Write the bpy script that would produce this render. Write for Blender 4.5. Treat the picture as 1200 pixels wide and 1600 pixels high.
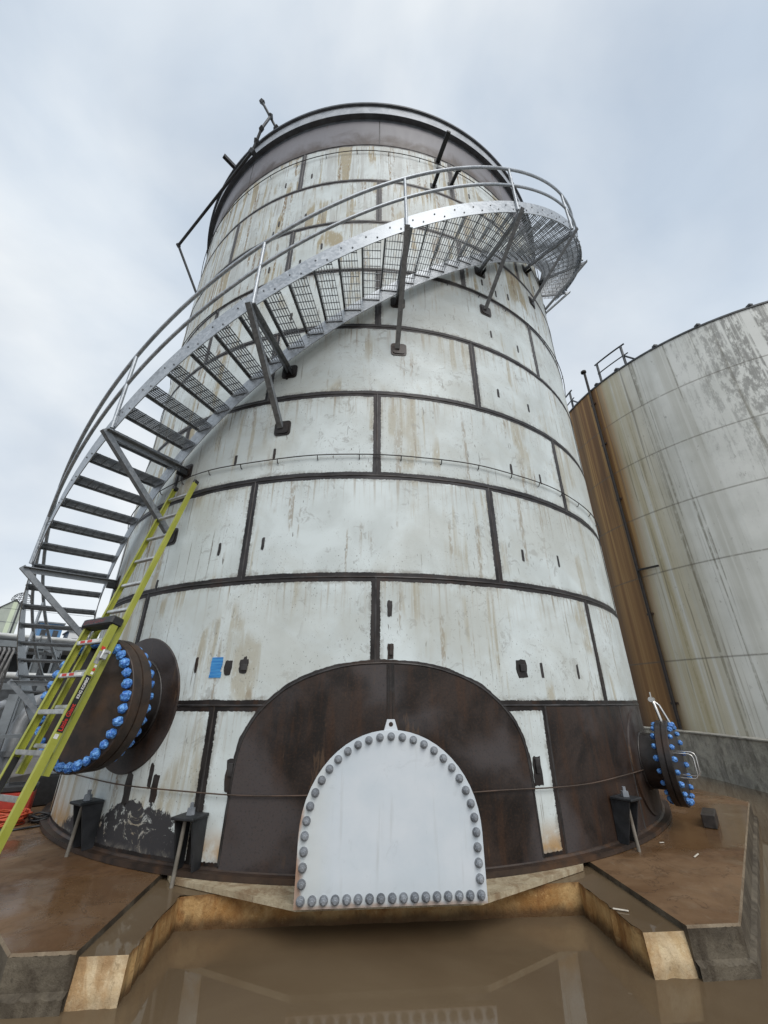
import bpy, bmesh, math, random
from mathutils import Vector, Matrix, Euler
from mathutils import noise as mnoise
random.seed(7)
for o in list(bpy.data.objects): bpy.data.objects.remove(o)
scene = bpy.context.scene
COL = scene.collection
rad = math.radians

# ------------------------------------------------------------------ camera
cam_d = bpy.data.cameras.new('camera'); cam = bpy.data.objects.new('camera', cam_d); COL.objects.link(cam)
cam_d.sensor_fit = 'VERTICAL'; cam_d.sensor_height = 24.0
cam_d.lens = 24.0 * 638.0 / 1600.0
cam_d.clip_start = 0.05; cam_d.clip_end = 3000
cam.location = (0, -8.705, 1.249)
cam.rotation_euler = (rad(90 + 24.887), 0, rad(-2.283))
scene.camera = cam
scene.render.resolution_x, scene.render.resolution_y = 768, 1024

# ------------------------------------------------------------------ sky and sun
SUN_EL, SUN_AZ = 46.0, 160.0          # azimuth clockwise from +Y
world = bpy.data.worlds.new('World'); scene.world = world; world.use_nodes = True
wn = world.node_tree; wn.nodes.clear()
wout = wn.nodes.new('ShaderNodeOutputWorld'); bg = wn.nodes.new('ShaderNodeBackground')
sky = wn.nodes.new('ShaderNodeTexSky'); sky.sky_type = 'NISHITA'; sky.sun_disc = False
sky.sun_elevation = rad(SUN_EL); sky.sun_rotation = rad(SUN_AZ); sky.air_density = 1.0; sky.dust_density = 1.5
tc = wn.nodes.new('ShaderNodeTexCoord'); mp = wn.nodes.new('ShaderNodeMapping'); mp.inputs['Scale'].default_value = (1.0, 1.0, 1.7)
mp.inputs['Location'].default_value = (0.35, 0.1, 0.25)
n1 = wn.nodes.new('ShaderNodeTexNoise'); n1.inputs['Scale'].default_value = 2.1; n1.inputs['Detail'].default_value = 6; n1.inputs['Roughness'].default_value = .48; n1.inputs['Distortion'].default_value = .35
n2 = wn.nodes.new('ShaderNodeTexNoise'); n2.inputs['Scale'].default_value = 1.5; n2.inputs['Detail'].default_value = 6; n2.inputs['Distortion'].default_value = .4
r1 = wn.nodes.new('ShaderNodeValToRGB'); r1.color_ramp.elements[0].position = .34; r1.color_ramp.elements[0].color = (.82, .82, .82, 1); r1.color_ramp.elements[1].position = .66; r1.color_ramp.elements[1].color = (1, 1, 1, 1)
r2 = wn.nodes.new('ShaderNodeValToRGB'); r2.color_ramp.elements[0].position = .34; r2.color_ramp.elements[0].color = (5.7, 6.6, 7.7, 1); r2.color_ramp.elements[1].position = .66; r2.color_ramp.elements[1].color = (8.8, 9.2, 9.5, 1)
mx = wn.nodes.new('ShaderNodeMix'); mx.data_type = 'RGBA'
L = wn.links.new
L(tc.outputs['Generated'], mp.inputs[0]); L(mp.outputs[0], n1.inputs['Vector']); L(mp.outputs[0], n2.inputs['Vector'])
L(n1.outputs['Fac'], r1.inputs[0]); L(n2.outputs['Fac'], r2.inputs[0])
L(r1.outputs[0], mx.inputs[0]); L(sky.outputs[0], mx.inputs[6]); L(r2.outputs[0], mx.inputs[7])
L(mx.outputs[2], bg.inputs[0]); bg.inputs[1].default_value = .09; L(bg.outputs[0], wout.inputs[0])
sd = bpy.data.lights.new('sun', 'SUN'); sd.energy = 1.5; sd.angle = rad(35); sd.color = (1, .965, .92)
sun = bpy.data.objects.new('sun', sd); COL.objects.link(sun)
sun.rotation_euler = (rad(90 - SUN_EL), 0, rad(180 - SUN_AZ) )
sun.location = (6, -12, 20)
vs = scene.view_settings; vs.view_transform = 'Standard'; vs.look = 'None'; vs.exposure = 0.22; vs.gamma = 1; vs.use_curve_mapping = False

# ------------------------------------------------------------------ node helpers
class G:
    def __init__(s, name):
        s.m = bpy.data.materials.new(name); s.m.use_nodes = True; s.nt = s.m.node_tree
        s.b = s.nt.nodes['Principled BSDF']
    def n(s, t, **kw):
        nd = s.nt.nodes.new(t)
        for k, v in kw.items(): setattr(nd, k, v)
        return nd
    def set(s, sock, v):
        if isinstance(v, bpy.types.NodeSocket): s.nt.links.new(v, sock)
        elif isinstance(v, (tuple, list)) and len(v) == 3 and sock.type == 'RGBA': sock.default_value = (*v, 1)
        else: sock.default_value = v
    def M(s, op, a, b=0.0, c=0.0, clamp=False):
        nd = s.n('ShaderNodeMath', operation=op, use_clamp=clamp)
        s.set(nd.inputs[0], a); s.set(nd.inputs[1], b); s.set(nd.inputs[2], c); return nd.outputs[0]
    def mix(s, f, a, b, mode='MIX'):
        nd = s.n('ShaderNodeMix', data_type='RGBA', blend_type=mode)
        s.set(nd.inputs[0], f); s.set(nd.inputs[6], a); s.set(nd.inputs[7], b); return nd.outputs[2]
    def noise(s, v, sc=1, det=4, ro=.5, dist=0):
        nd = s.n('ShaderNodeTexNoise')
        if v is not None: s.set(nd.inputs['Vector'], v)
        s.set(nd.inputs['Scale'], sc); s.set(nd.inputs['Detail'], det); s.set(nd.inputs['Roughness'], ro); s.set(nd.inputs['Distortion'], dist)
        return nd.outputs['Fac']
    def step(s, v, a, b, c=0.0, d=1.0):
        nd = s.n('ShaderNodeMapRange', interpolation_type='SMOOTHSTEP')
        for i, x in enumerate((v, a, b, c, d)): s.set(nd.inputs[i], x)
        return nd.outputs[0]
    def vec(s, x, y, z):
        nd = s.n('ShaderNodeCombineXYZ'); s.set(nd.inputs[0], x); s.set(nd.inputs[1], y); s.set(nd.inputs[2], z); return nd.outputs[0]
    def sep(s, v):
        nd = s.n('ShaderNodeSeparateXYZ'); s.set(nd.inputs[0], v); return nd.outputs
    def uv(s, name): return s.n('ShaderNodeUVMap', uv_map=name).outputs[0]
    def obj(s): return s.n('ShaderNodeTexCoord').outputs['Object']
    def pos(s): return s.n('ShaderNodeNewGeometry').outputs['Position']
    def rnd(s): return s.n('ShaderNodeObjectInfo').outputs['Random']
    def bump(s, h, st=.3, d=.01):
        nd = s.n('ShaderNodeBump'); s.set(nd.inputs['Strength'], st); s.set(nd.inputs['Distance'], d); s.set(nd.inputs['Height'], h)
        s.nt.links.new(nd.outputs[0], s.b.inputs['Normal'])
    def out(s, col, rough=.5, metal=0.0, spec=None):
        s.set(s.b.inputs['Base Color'], col); s.set(s.b.inputs['Roughness'], rough); s.set(s.b.inputs['Metallic'], metal)
        if spec is not None: s.b.inputs['Specular IOR Level'].default_value = spec
        return s.m
    def atan(s, v, cx=0.0, cy=0.0):
        x, y, z = s.sep(v)
        return s.M('ARCTAN2', s.M('SUBTRACT', x, cx), s.M('MULTIPLY', s.M('SUBTRACT', y, cy), -1.0)), z

MAT = {}
def simple(name, col, rough=.5, metal=0.0, var=.18, scale=9, bump=0.0):
    g = G(name); v = g.pos(); f = g.noise(v, scale, 5, .6)
    c = g.mix(g.step(f, .3, .7), tuple(x * (1 - var) for x in col), tuple(min(1, x * (1 + var)) for x in col))
    if bump: g.bump(f, bump, .01)
    MAT[name] = g.out(c, rough, metal); return MAT[name]

# bare / ground steel colours shared by several materials
def steel_colour(g, sx, z, grey=.5):
    v = g.vec(sx, z, g.M('MULTIPLY', g.rnd(), 37.0))
    a = g.noise(v, 2.2, 5, .6, .6); b = g.noise(g.vec(g.M('MULTIPLY', sx, 9.0), g.M('MULTIPLY', z, 1.1), 3.3), 1.0, 5, .6)
    c = g.mix(g.step(a, .38, .66), (.012, .009, .008), (.038, .032, .030))
    c = g.mix(g.M('MULTIPLY', g.step(b, .5, .70), .7), c, (.055, .026, .013))
    c = g.mix(g.M('MULTIPLY', g.step(z, 1.6, 3.4), .72), c, g.mix(g.step(a, .35, .65), (.024, .023, .025), (.055, .054, .058)))
    c = g.mix(g.M('MULTIPLY', g.step(z, 5.5, 9.0), .65), c, (.095, .090, .090))
    return c, a

def shell_paint():
    g = G('shell_paint')
    s, z, _ = g.sep(g.uv('sz')); a0, a1, _ = g.sep(g.uv('ea')); b0, b1, _ = g.sep(g.uv('eb'))
    seed = g.M('MULTIPLY', g.rnd(), 43.0)
    fine = g.noise(g.vec(s, z, 0), 26, 3, .6)
    mid = g.noise(g.vec(s, z, seed), 1.6, 5, .55, .4)
    c = g.mix(g.step(mid, .34, .66), (.70, .765, .765), (.575, .625, .615))
    # long run-down streaks
    st1 = g.noise(g.vec(g.M('MULTIPLY', s, 6.5), g.M('MULTIPLY', z, .32), seed), 1.0, 5, .62, .25)
    st2 = g.noise(g.vec(g.M('MULTIPLY', s, 26), g.M('MULTIPLY', z, .9), seed), 1.0, 4, .6, .15)
    pat = g.noise(g.vec(s, g.M('MULTIPLY', z, .7), g.M('ADD', seed, 9.0)), .85, 4, .55)
    high = g.step(z, 6.4, 8.6)
    left = g.step(s, -1.2, -3.2)
    dirty = g.M('ADD', g.M('ADD', .62, g.M('MULTIPLY', high, .75)), g.M('MULTIPLY', left, .5))
    pat2 = g.noise(g.vec(s, g.M('MULTIPLY', z, .55), g.M('ADD', seed, 3.0)), 1.5, 3, .5, .3)
    pat3 = g.noise(g.vec(g.M('MULTIPLY', s, 1.7), g.M('MULTIPLY', z, .8), g.M('ADD', seed, 21.0)), 1.1, 3, .5, .3)
    grit = g.noise(g.vec(g.M('MULTIPLY', s, 34), g.M('MULTIPLY', z, 11), seed), 1.0, 4, .7)
    spread = g.M('MULTIPLY', g.M('ADD', high, left), -.10)
    f = g.M('MULTIPLY', g.M('MULTIPLY', g.M('MULTIPLY', g.step(st1, .50, .60), g.step(grit, .28, .48)), g.step(g.M('SUBTRACT', pat2, spread), .51, .60)), g.M('MULTIPLY', dirty, 1.05), clamp=True)
    c = g.mix(f, c, (.40, .345, .225))
    st3 = g.noise(g.vec(g.M('MULTIPLY', s, 10), g.M('MULTIPLY', z, .45), g.M('ADD', seed, 5.0)), 1.0, 3, .5, .2)
    f = g.M('MULTIPLY', g.M('MULTIPLY', g.step(st3, .58, .66), g.step(grit, .40, .56)), g.M('MULTIPLY', g.step(g.M('SUBTRACT', pat3, spread), .50, .60), dirty), clamp=True)
    c = g.mix(f, c, (.25, .175, .095))
    f = g.M('MULTIPLY', g.M('MULTIPLY', g.step(st2, .60, .70), g.step(g.M('SUBTRACT', pat, spread), .48, .60)), g.M('MULTIPLY', g.step(grit, .34, .5), .8), clamp=True)
    c = g.mix(f, c, (.15, .125, .10))
    f = g.M('MULTIPLY', g.M('MULTIPLY', g.step(st1, .50, .38), g.step(z, 6.5, 8.3)), .40)
    c = g.mix(f, c, (.31, .285, .25))
    rub = g.noise(g.vec(s, z, g.M('ADD', seed, 2.0)), 5.5, 6, .74, 1.3)
    tick = g.noise(g.vec(g.M('MULTIPLY', s, 42), g.M('MULTIPLY', z, 7), g.M('ADD', seed, 4.0)), 1.0, 2, .5, .4)
    f = g.M('MULTIPLY', g.step(tick, .70, .74), g.step(pat3, .44, .54))
    c = g.mix(g.M('MULTIPLY', f, .8), c, (.085, .07, .055))
    f = g.M('MULTIPLY', g.M('MULTIPLY', g.step(rub, .555, .62), g.step(pat3, .44, .56)), .45)
    c = g.mix(f, c, (.30, .30, .28))
    # grey chalky film
    f = g.M('MULTIPLY', g.step(g.noise(g.vec(s, z, 5), .75, 6, .65, .5), .42, .62), .42)
    c = g.mix(f, c, (.46, .46, .40))
    # rust weeping under the upper seam and from the corners
    top = g.step(b1, .55, .04)
    f = g.M('MULTIPLY', g.M('MULTIPLY', top, g.step(st2, .50, .70)), .55)
    c = g.mix(f, c, (.30, .22, .125))
    # bottom ring: orange bloom
    f = g.M('MULTIPLY', g.step(z, .36, .03), g.step(g.noise(g.vec(s, z, 2), 3.4, 5, .6), .36, .62))
    c = g.mix(f, c, (.42, .25, .095))
    # smeared dark primer low on the left
    e1 = g.M('POWER', g.M('DIVIDE', g.M('ADD', s, 2.16), .62), 2.0); e2 = g.M('POWER', g.M('DIVIDE', g.M('SUBTRACT', z, .05), .36), 2.0)
    ell = g.M('ADD', e1, e2); nz = g.noise(g.vec(s, z, 3), 7, 5, .7, .5)
    f = g.step(g.M('ADD', ell, g.M('MULTIPLY', g.M('SUBTRACT', nz, .5), 2.4)), 1.0, .85)
    e1 = g.M('POWER', g.M('DIVIDE', g.M('ADD', s, 3.15), .42), 2.0); e2 = g.M('POWER', g.M('DIVIDE', g.M('SUBTRACT', z, .0), .22), 2.0)
    f2 = g.step(g.M('ADD', g.M('ADD', e1, e2), g.M('MULTIPLY', g.M('SUBTRACT', nz, .5), 2.0)), 1.0, .8)
    c = g.mix(g.M('MULTIPLY', g.M('MAXIMUM', f, f2), g.M('SUBTRACT', 1.0, g.M('MULTIPLY', g.step(rub, .57, .62), .75))), c, (.04, .039, .042))
    # specks, scrapes
    vor = g.n('ShaderNodeTexNoise'); g.set(vor.inputs['Vector'], g.vec(g.M('MULTIPLY', s, 15), g.M('MULTIPLY', z, 7.5), seed)); vor.inputs['Detail'].default_value = 4; vor.inputs['Roughness'].default_value = .68
    f = g.M('MULTIPLY', g.step(vor.outputs['Fac'], .635, .67), g.step(g.noise(g.vec(s, z, 8), 1.3, 3), .44, .56))
    c = g.mix(g.M('MULTIPLY', f, .85), c, (.075, .06, .05))
    scr = g.noise(g.vec(g.M('ADD', g.M('MULTIPLY', s, 3.0), g.M('MULTIPLY', z, 11)), g.M('SUBTRACT', g.M('MULTIPLY', z, 2.0), g.M('MULTIPLY', s, 6)), seed), 2.0, 2, .4, 1.2)
    f = g.M('MULTIPLY', g.step(g.M('ABSOLUTE', g.M('SUBTRACT', scr, .5)), .0045, .001), g.step(pat, .5, .6))
    c = g.mix(g.M('MULTIPLY', f, .45), c, (.16, .15, .14))
    # paint ground off along the plate edges
    d = g.M('MINIMUM', g.M('MINIMUM', a0, b0), g.M('MINIMUM', a1, b1))
    w = g.M('ADD', g.M('MULTIPLY', g.M('SUBTRACT', g.noise(g.vec(s, z, 1), 38, 4, .75), .5), .034), g.M('MULTIPLY', g.M('SUBTRACT', g.noise(g.vec(s, z, 4), 3.0, 2), .5), .022))
    dd = g.M('ADD', d, w)
    m = g.step(dd, .0475, .0435)
    halo = g.M('MULTIPLY', g.M('MULTIPLY', g.step(dd, .10, .045), g.step(rub, .40, .62)), .6)
    c = g.mix(halo, c, (.22, .20, .17))
    sc, sa = steel_colour(g, s, z)
    c = g.mix(m, c, sc)
    ro = g.M('ADD', g.M('ADD', .40, g.M('MULTIPLY', mid, .18)), g.M('MULTIPLY', m, .05))
    wav = g.noise(g.vec(s, z, 6), 1.1, 2, .4)
    h = g.M('ADD', g.M('ADD', g.M('MULTIPLY', fine, .10), g.M('MULTIPLY', m, -.20)), g.M('MULTIPLY', wav, 2.2))
    g.bump(h, .35, .006)
    return g.out(c, ro, g.M('MULTIPLY', m, .25), .4)
MAT['shell'] = shell_paint()

def bare_plate():
    g = G('bare_steel_plate')
    s, z, _ = g.sep(g.uv('sz'))
    v = g.vec(s, z, 0)
    a = g.noise(v, 1.7, 6, .6, .7); b = g.noise(g.vec(g.M('MULTIPLY', s, 7), g.M('MULTIPLY', z, .8), 2), 1.0, 5, .62)
    d = g.noise(v, .9, 4, .5, .3)
    gr = g.noise(g.vec(g.M('MULTIPLY', s, 1.0), z, 9), 48, 4, .7)
    c = g.mix(g.step(a, .38, .62), (.010, .0066, .005), (.040, .027, .0215))
    c = g.mix(g.M('MULTIPLY', g.step(b, .46, .66), .6), c, (.055, .026, .013))
    c = g.mix(g.M('MULTIPLY', g.step(d, .47, .62), .8), c, (.078, .069, .069))
    c = g.mix(g.M('MULTIPLY', g.step(gr, .48, .70), .28), c, (.085, .045, .025))
    c = g.mix(g.M('MULTIPLY', g.step(gr, .50, .30), .4), c, (.009, .007, .006))
    c = g.mix(g.M('MULTIPLY', g.step(g.M('ADD', z, g.M('MULTIPLY', g.M('SUBTRACT', a, .5), 1.2)), 10.9, 11.35), .9), c, (.26, .275, .315))
    c = g.mix(g.M('MULTIPLY', g.step(z, 10, 10.5), .35), c, (.17, .13, .11))
    f = g.M('MULTIPLY', g.step(g.noise(g.vec(g.M('MULTIPLY', s, 5), z, 7), 1.2, 5, .7), .62, .7), .5)
    c = g.mix(f, c, (.14, .085, .05))
    g.bump(g.M('ADD', a, g.M('MULTIPLY', g.noise(v, 22, 3, .6), .2)), .16, .006)
    return g.out(c, g.M('ADD', .30, g.M('MULTIPLY', b, .36)), .0, .32)
MAT['bare'] = bare_plate()

def steel_plain(name, c1, c2, rust, rough, metal=.25, rf=.5):
    g = G(name); v = g.pos(); a = g.noise(v, 5, 6, .6, .5); b = g.noise(v, 2.0, 5, .62)
    c = g.mix(g.step(a, .35, .65), c1, c2); c = g.mix(g.M('MULTIPLY', g.step(b, .5, .68), rf), c, rust)
    g.bump(g.noise(v, 30, 4, .6), .15, .004)
    MAT[name] = g.out(c, g.M('ADD', rough, g.M('MULTIPLY', a, .15)), metal, .5)
steel_plain('dark_steel', (.019, .0155, .014), (.045, .039, .037), (.06, .03, .016), .36)
steel_plain('weld', (.03, .027, .026), (.075, .07, .068), (.06, .038, .026), .34, .5)
steel_plain('rust_steel', (.028, .02, .016), (.062, .04, .028), (.11, .055, .026), .42, .2, .7)
steel_plain('rim_steel', (.33, .36, .40), (.48, .51, .55), (.28, .27, .26), .45, .1, .3)
steel_plain('bolt_steel', (.19, .205, .225), (.33, .35, .375), (.16, .15, .145), .42, .4, .35)
steel_plain('lug_steel', (.016, .018, .02), (.036, .038, .042), (.03, .026, .022), .5, .2, .3)
steel_plain('girder', (.075, .085, .10), (.12, .135, .155), (.09, .085, .08), .5, .1, .3)
steel_plain('rod', (.15, .135, .11), (.24, .215, .18), (.12, .085, .055), .55, .1)
steel_plain('cable', (.06, .045, .035), (.12, .08, .06), (.11, .06, .035), .6, .2)
steel_plain('cable_dark', (.04, .04, .04), (.08, .075, .07), (.08, .06, .045), .6, .2)
def galv(name='galvanised', k=1.0, metal=.6):
    g = G(name); v = g.pos()
    vo = g.n('ShaderNodeTexVoronoi'); g.set(vo.inputs['Vector'], v); vo.inputs['Scale'].default_value = 30
    h = g.sep(vo.outputs['Color'])[0]
    a = g.noise(v, 4, 5, .6); 
    c = g.mix(g.M('ADD', g.M('MULTIPLY', h, .55), g.M('MULTIPLY', a, .5), clamp=True), tuple(q * k for q in (.25, .275, .30)), tuple(q * k for q in (.54, .57, .60)))
    c = g.mix(g.M('MULTIPLY', g.step(g.noise(v, 2.2, 5, .65), .56, .68), .5), c, tuple(q * k for q in (.19, .20, .21)))
    g.bump(a, .08, .004)
    return g.out(c, g.M('ADD', .38, g.M('MULTIPLY', h, .16)), metal, .5)
MAT['galv'] = galv(); MAT['galv_dull'] = galv('galvanised_dull', .60, .45)
def door_paint():
    g = G('door_primer'); v = g.pos(); x, y, z = g.sep(v)
    a = g.noise(v, 1.8, 5, .6); b = g.noise(g.vec(g.M('MULTIPLY', x, 16), 0, g.M('MULTIPLY', z, 1.2)), 1.0, 5, .6)
    c = g.mix(g.step(a, .3, .7), (.57, .63, .675), (.66, .70, .735))
    c = g.mix(g.M('MULTIPLY', g.step(b, .56, .76), .35), c, (.42, .44, .43))
    # greenish film and rust along the left edge, where the plate edge has wept
    e = g.M('ADD', x, g.M('MULTIPLY', g.M('SUBTRACT', g.noise(v, 5, 4), .5), .16))
    c = g.mix(g.M('MULTIPLY', g.step(e, -.20, -.36), .35), c, (.58, .585, .52))
    c = g.mix(g.M('MULTIPLY', g.step(g.M('ADD', e, g.M('MULTIPLY', z, .10)), -.395, -.43), .8), c, (.33, .15, .06))
    zb = g.M('ADD', z, g.M('MULTIPLY', g.M('SUBTRACT', g.noise(v, 9, 5, .7), .5), .09))
    c = g.mix(g.M('MULTIPLY', g.step(zb, .005, -.025), .7), c, (.34, .17, .075))
    c = g.mix(g.M('MULTIPLY', g.step(zb, .16, .0), .22), c, (.40, .41, .39))
    c = g.mix(g.M('MULTIPLY', g.step(g.noise(v, 6, 6, .72, 1.2), .58, .68), .16), c, (.34, .36, .37))
    sp = g.noise(g.vec(g.M('MULTIPLY', x, 22), y, g.M('MULTIPLY', z, 7)), 1.0, 4, .65)
    c = g.mix(g.M('MULTIPLY', g.step(sp, .70, .76), .5), c, (.30, .32, .33))
    g.bump(g.noise(v, 14, 3), .05, .003)
    return g.out(c, .42, 0, .4)
MAT['door'] = door_paint()
def tank2():
    g = G('old_tank_paint')
    s, z, _ = g.sep(g.uv('sz')); b0, b1, _ = g.sep(g.uv('eb')); a0, a1, _ = g.sep(g.uv('ea'))
    mid = g.noise(g.vec(s, z, 0), .8, 6, .6)
    c = g.mix(g.step(mid, .32, .68), (.76, .775, .74), (.63, .645, .61))
    st = g.noise(g.vec(g.M('MULTIPLY', s, 1.5), g.M('MULTIPLY', z, .05), 0), 1.0, 4, .55)
    st2 = g.noise(g.vec(g.M('MULTIPLY', s, 5.5), g.M('MULTIPLY', z, .06), 2), 1.0, 4, .6)
    st3 = g.noise(g.vec(g.M('MULTIPLY', s, 13), g.M('MULTIPLY', z, .16), 4), 1.0, 4, .6)
    grit = g.noise(g.vec(g.M('MULTIPLY', s, 9), g.M('MULTIPLY', z, 4), 3), 1.0, 5, .72)
    c = g.mix(g.M('MULTIPLY', g.step(st, .48, .64), .45), c, (.40, .395, .33))
    c = g.mix(g.M('MULTIPLY', g.M('MULTIPLY', g.step(st2, .57, .65), g.step(grit, .30, .55)), .8), c, (.19, .18, .135))
    c = g.mix(g.M('MULTIPLY', g.M('MULTIPLY', g.step(st3, .60, .70), g.step(mid, .45, .6)), .35), c, (.24, .23, .18))
    c = g.mix(g.M('MULTIPLY', g.step(st2, .42, .36), .5), c, (.72, .73, .70))
    mil = g.noise(g.vec(g.M('MULTIPLY', s, 3), z, 3), 2.6, 6, .75)
    up = g.M('MULTIPLY', g.step(z, 4.5, 10.0), g.step(s, -1.0, 1.4))
    mf = g.M('MULTIPLY', g.step(g.M('ADD', mil, g.M('MULTIPLY', up, .10)), .50, .64), up)
    mf = g.M('MULTIPLY', mf, g.step(st2, .40, .48))
    c = g.mix(g.M('MULTIPLY', mf, .80), c, (.135, .135, .125))
    c = g.mix(g.M('MULTIPLY', g.step(mil, .615, .68), .55), c, (.17, .165, .145))
    e = g.M('ADD', s, g.M('MULTIPLY', g.M('SUBTRACT', st2, .5), 1.0))
    c = g.mix(g.M('MULTIPLY', g.M('MULTIPLY', g.step(e, -1.05, -2.3), g.step(st2, .30, .56)), .75), c, (.47, .39, .19))
    c = g.mix(g.M('MULTIPLY', g.M('MULTIPLY', g.step(s, -1.0, -1.5), g.step(st3, .56, .64)), .6), c, (.15, .12, .065))
    low = g.step(z, 9.0, 2.0)
    c = g.mix(.12, c, (.7, .7, .67))
    rr = g.mix(g.step(st2, .38, .60), (.46, .265, .085), (.21, .098, .032))
    rr = g.mix(g.M('MULTIPLY', low, .55), rr, (.21, .10, .032))
    rr = g.mix(g.M('MULTIPLY', g.step(st, .50, .62), .6), rr, (.075, .034, .016))
    c = g.mix(g.M('MULTIPLY', g.step(g.M('ADD', e, g.M('MULTIPLY', low, .35)), -2.35, -2.85), .95), c, rr)
    c = g.mix(g.M('MULTIPLY', g.step(g.M('ADD', e, g.M('MULTIPLY', z, .05)), -3.75, -4.5), .85), c, (.04, .021, .016))
    d = g.M('MINIMUM', a1, b1)
    c = g.mix(g.M('MULTIPLY', g.M('MULTIPLY', g.step(d, .035, .004), g.step(grit, .25, .5)), .5), c, (.15, .14, .115))
    d = g.M('MINIMUM', a0, b0)
    c = g.mix(g.M('MULTIPLY', g.M('MULTIPLY', g.step(d, .025, .004), g.step(g.rnd(), .70, .72)), .6), c, (.13, .12, .10))
    g.bump(g.M('ADD', mil, g.M('MULTIPLY', g.noise(g.vec(s, z, 1), .7, 2), 3)), .12, .01)
    return g.out(c, .6, 0, .3)
MAT['tank2'] = tank2()
def slab_mat():
    g = G('wet_slab'); v = g.pos(); x, y, z = g.sep(v)
    a = g.noise(v, .8, 6, .62, .7); b = g.noise(v, 3.2, 6, .65, .4); w = g.noise(g.vec(x, y, 4), .75, 4, .55, .5)
    c = g.mix(g.step(a, .36, .62), (.112, .058, .025), (.20, .122, .065))
    c = g.mix(g.M('MULTIPLY', g.step(b, .5, .7), .5), c, (.21, .15, .095))
    c = g.mix(g.M('MULTIPLY', g.step(b, .44, .32), .5), c, (.06, .032, .016))
    px = g.M('POWER', g.M('DIVIDE', g.M('SUBTRACT', x, 3.9), 1.5), 2.0); py = g.M('POWER', g.M('DIVIDE', g.M('ADD', y, 2.9), 1.1), 2.0)
    w = g.M('ADD', w, g.step(g.M('ADD', px, py), 1.3, .5, 0.0, .16))
    wet = g.step(g.M('ADD', w, g.M('MULTIPLY', g.M('SUBTRACT', b, .5), .35)), .46, .64)
    crk = g.noise(v, 1.7, 5, .6, 1.4)
    c = g.mix(g.M('MULTIPLY', g.step(g.M('ABSOLUTE', g.M('SUBTRACT', crk, .5)), .012, .003), .55), c, (.045, .024, .012))
    c = g.mix(g.M('MULTIPLY', g.step(g.noise(g.vec(g.M('MULTIPLY', x, 2.2), g.M('MULTIPLY', y, .9), 6), 2.4, 6, .68, .8), .58, .70), .55), c, (.26, .20, .135))
    c = g.mix(g.M('MULTIPLY', wet, .55), c, (.108, .057, .025))
    g.bump(g.M('ADD', g.M('MULTIPLY', b, g.M('SUBTRACT', 1.0, wet)), g.M('MULTIPLY', a, .4)), .25, .012)
    return g.out(c, g.M('SUBTRACT', .64, g.M('MULTIPLY', wet, .50)), 0, .3)
MAT['slab'] = slab_mat()
def conc(name, c1, c2, st, tide=0.0):
    g = G(name); v = g.pos(); x, y, z = g.sep(v)
    a = g.noise(v, 3.0, 7, .68, .6); b = g.noise(g.vec(g.M('MULTIPLY', x, 5), g.M('MULTIPLY', y, 5), g.M('MULTIPLY', z, 2.4)), 1.0, 6, .66, .5)
    k = g.noise(v, 24, 5, .7)
    c = g.mix(g.step(a, .34, .66), c1, c2)
    c = g.mix(g.M('MULTIPLY', g.step(b, .46, .66), .75), c, st)
    c = g.mix(g.M('MULTIPLY', g.step(k, .56, .70), .45), c, tuple(q * .4 for q in st))
    c = g.mix(g.M('MULTIPLY', g.step(k, .44, .32), .35), c, tuple(min(.8, q * 1.35) for q in c1))
    if tide:
        zz = g.M('ADD', z, g.M('MULTIPLY', g.M('SUBTRACT', b, .5), .16))
        c = g.mix(g.M('MULTIPLY', g.step(zz, -.19, -.265), tide), c, (.045, .024, .012))
        c = g.mix(g.M('MULTIPLY', g.step(zz, -.125, -.085), tide * .75), c, (.12, .05, .016))
    g.bump(g.M('ADD', g.M('ADD', g.noise(v, 16, 6, .7), g.M('MULTIPLY', b, .7)), g.M('MULTIPLY', k, .5)), .6, .018)
    MAT[name] = g.out(c, .7, 0, .3)
conc('trench_concrete', (.52, .345, .155), (.33, .165, .05), (.19, .075, .02), .8)
conc('ledge_concrete', (.64, .51, .33), (.52, .365, .19), (.34, .19, .075), .3)
conc('dark_concrete', (.065, .052, .037), (.15, .125, .09), (.038, .027, .017))
conc('slab_edge', (.24, .19, .13), (.17, .125, .08), (.10, .065, .035))
conc('wall_concrete', (.25, .24, .215), (.46, .44, .38), (.14, .13, .11))
conc('pale_grout', (.50, .43, .30), (.36, .29, .19), (.22, .14, .075))
def water():
    g = G('muddy_water'); v = g.pos()
    a = g.noise(v, .55, 5, .6, .8)
    c = g.mix(g.step(a, .3, .7), (.115, .08, .047), (.145, .105, .064))
    g.bump(g.noise(v, 1.6, 3, .5), .010, .02)
    g.b.inputs['IOR'].default_value = 1.36
    return g.out(c, .02, 0, .5)
MAT['water'] = water()
def mud():
    g = G('wet_mud'); v = g.pos(); a = g.noise(v, .7, 6, .62, .6); b = g.noise(v, 5, 5, .6)
    c = g.mix(g.step(a, .3, .7), (.06, .036, .02), (.12, .08, .048)); g.bump(b, .3, .02)
    return g.out(c, g.step(a, .4, .6, .12, .6), 0, .5)
MAT['mud'] = mud()
def fibreglass():
    g = G('yellow_fibreglass'); v = g.pos(); a = g.noise(v, 3, 5, .6); b = g.noise(v, 40, 4, .6)
    c = g.mix(g.step(a, .3, .7), (.31, .33, .042), (.40, .41, .075)); c = g.mix(g.M('MULTIPLY', g.step(b, .58, .72), .3), c, (.19, .18, .05))
    return g.out(c, .42, 0, .4)
MAT['yellow'] = fibreglass()
def wrap():
    g = G('blue_wrap'); v = g.obj(); a = g.noise(v, 38, 4, .65, 1.0)
    c = g.mix(g.step(a, .36, .66), (.022, .12, .46), (.17, .42, .80)); g.bump(a, .7, .012)
    return g.out(c, .3, 0, .6)
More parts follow.
